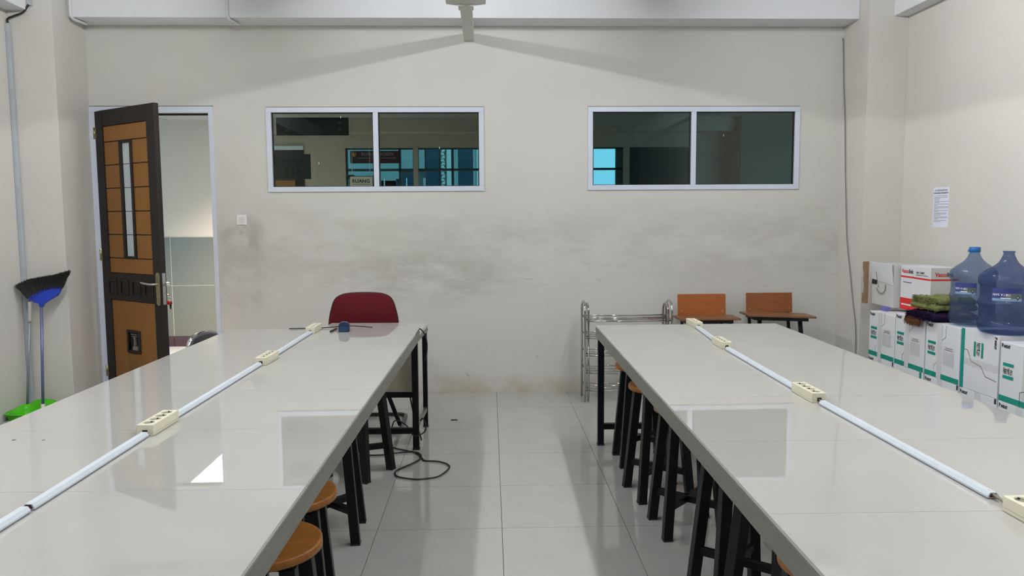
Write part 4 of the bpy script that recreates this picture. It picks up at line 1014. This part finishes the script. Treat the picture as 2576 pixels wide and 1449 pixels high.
for i in range(5200):
    t_ = rbz.random(); a = lerp(base_, t_); e = lerp(tips, min(1, max(0, t_+rbz.gauss(0, .025)))); e = a.lerp(e, rbz.uniform(.82, 1.03)); y = rbz.uniform(-.014, .014); y2 = y+rbz.uniform(-.02, .02)
    m_ = a.lerp(e, .5)
    bb.tube([(a.x, y, a.y-.006), (m_.x+rbz.gauss(0, .002), (y+y2)/2, m_.y), (e.x+rbz.gauss(0, .006), y2, e.y+rbz.gauss(0, .004))], [.0014, .0013, .0007], 3, cap=False)
bb.prism([(p.x, p.y) for p in [base_[k] for k in range(5)]]+[(base_[k].lerp(tips[k], .80).x, base_[k].lerp(tips[k], .80).y) for k in (4, 3, 2, 1, 0)], -.012, .012, 'y')
bb.build('bristles', m_bristle, br, kind='stuff')
dp = thing('dustpan', 'bright green dustpan with a long grey handle on the floor in the left corner', 'dustpan', (-3.365, 5.87, 0))
top_ = [(-.135, -.12, .088), (-.140, .0, .096), (-.138, .085, .104), (-.115, .105, .106), (-.080, .108, .108), (-.066, .112, .128), (-.02, .118, .140), (.04, .118, .140), (.10, .108, .124), (.132, .08, .106), (.142, .0, .094), (.138, -.12, .080), (.0, -.128, .082)]
n = len(top_)
def dr_(k, z, lip=0.): return [(x*k, y*k, z if z is not None else zt+lip) for x, y, zt in top_]
rings_ = [dr_(.84, .004), dr_(.86, .012), [(x*.95, y*.95, zt*.72) for x, y, zt in top_], dr_(1.0, None), [(x*1.07, y*1.07, zt-.004) for x, y, zt in top_]]
b = MB(); vs = [p for r_ in rings_ for p in r_]
fs = [(r_*n+k, r_*n+(k+1) % n, (r_+1)*n+(k+1) % n, (r_+1)*n+k) for r_ in range(4) for k in range(n)] + [list(range(n))]
o = b.add(vs, fs, True).build('pan', m_green, dp); s_ = o.modifiers.new('thick', 'SOLIDIFY'); s_.thickness = .003
MB().tube(smooth_pts(rings_[4], 3, True), .003, 8, closed=True).build('rim', m_green, dp)
MB().tube([(-.118, .118, .095), (-.068, .128, .74)], .0095, 12).build('handle', m_poleg, dp)
MB().tube(smooth_pts([(-.068, .128, .73), (-.064, .129, .80), (-.060, .130, .865), (-.058, .130, .885)], 3), [.013]*6+[.0145]*3+[.010], 12).build('grip', mat('grip_grey', srgb(178, 178, 178), .4), dp)

# ------------------------------------------------------------------ cords on the floor and at the desk
fc = [(-.95, 4.85), (-.80, 4.856), (-.657, 4.856), (-.585, 4.885), (-.524, 4.907), (-.451, 4.905), (-.40, 4.79), (-.375, 4.725), (-.30, 4.707), (-.235, 4.65), (-.219, 4.57), (-.270, 4.432), (-.340, 4.39), (-.415, 4.384), (-.505, 4.43), (-.530, 4.49), (-.524, 4.553), (-.439, 4.66), (-.400, 4.76), (-.425, 4.86), (-.50, 4.935), (-.585, 4.996), (-.645, 5.08), (-.662, 5.20), (-.655, 5.33)]
P = [(x, y, .0065 + (.008 if i in (17, 18, 19) else 0)) for i, (x, y) in enumerate(fc)] + [(-.60, 5.10, .16), (-.52, 5.03, .152), (-.46, 4.955, .10), (-.395, 4.958, .12), (-.385, 4.975, .16), (-.405, 5.0, .20), (-.425, 5.06, .17)]
tag(MB().tube(smooth_pts(P, 6), .0046, 8).build('floor_cable', m_rubber), 'black power cord looped on the floor beside the desk leg', 'cord')
tag(MB().tube(smooth_pts([(-.432, 5.032, .786), (-.415, 5.040, .780), (-.392, 5.055, .75), (-.376, 5.07, .69), (-.378, 5.08, .62), (-.39, 5.085, .56)], 6), .0042, 8).build('cable', m_rubber), 'short black cable hanging from the far right corner of the left table', 'cable')
tag(MB().tube(smooth_pts([(-.498, 5.13, .33), (-.49, 5.13, .27), (-.47, 5.14, .17), (-.44, 5.15, .06), (-.43, 5.16, .01)], 5), .005, 8).build('cable', m_rubber), 'thin black cable dropping behind the desk panel to the floor', 'cable')
tag(MB().box((-.255, 5.698, .0), (-.205, 5.708, .005)).build('floor_scrap', m_rubber), 'small dark scrap lying alone on the aisle floor', 'scrap')
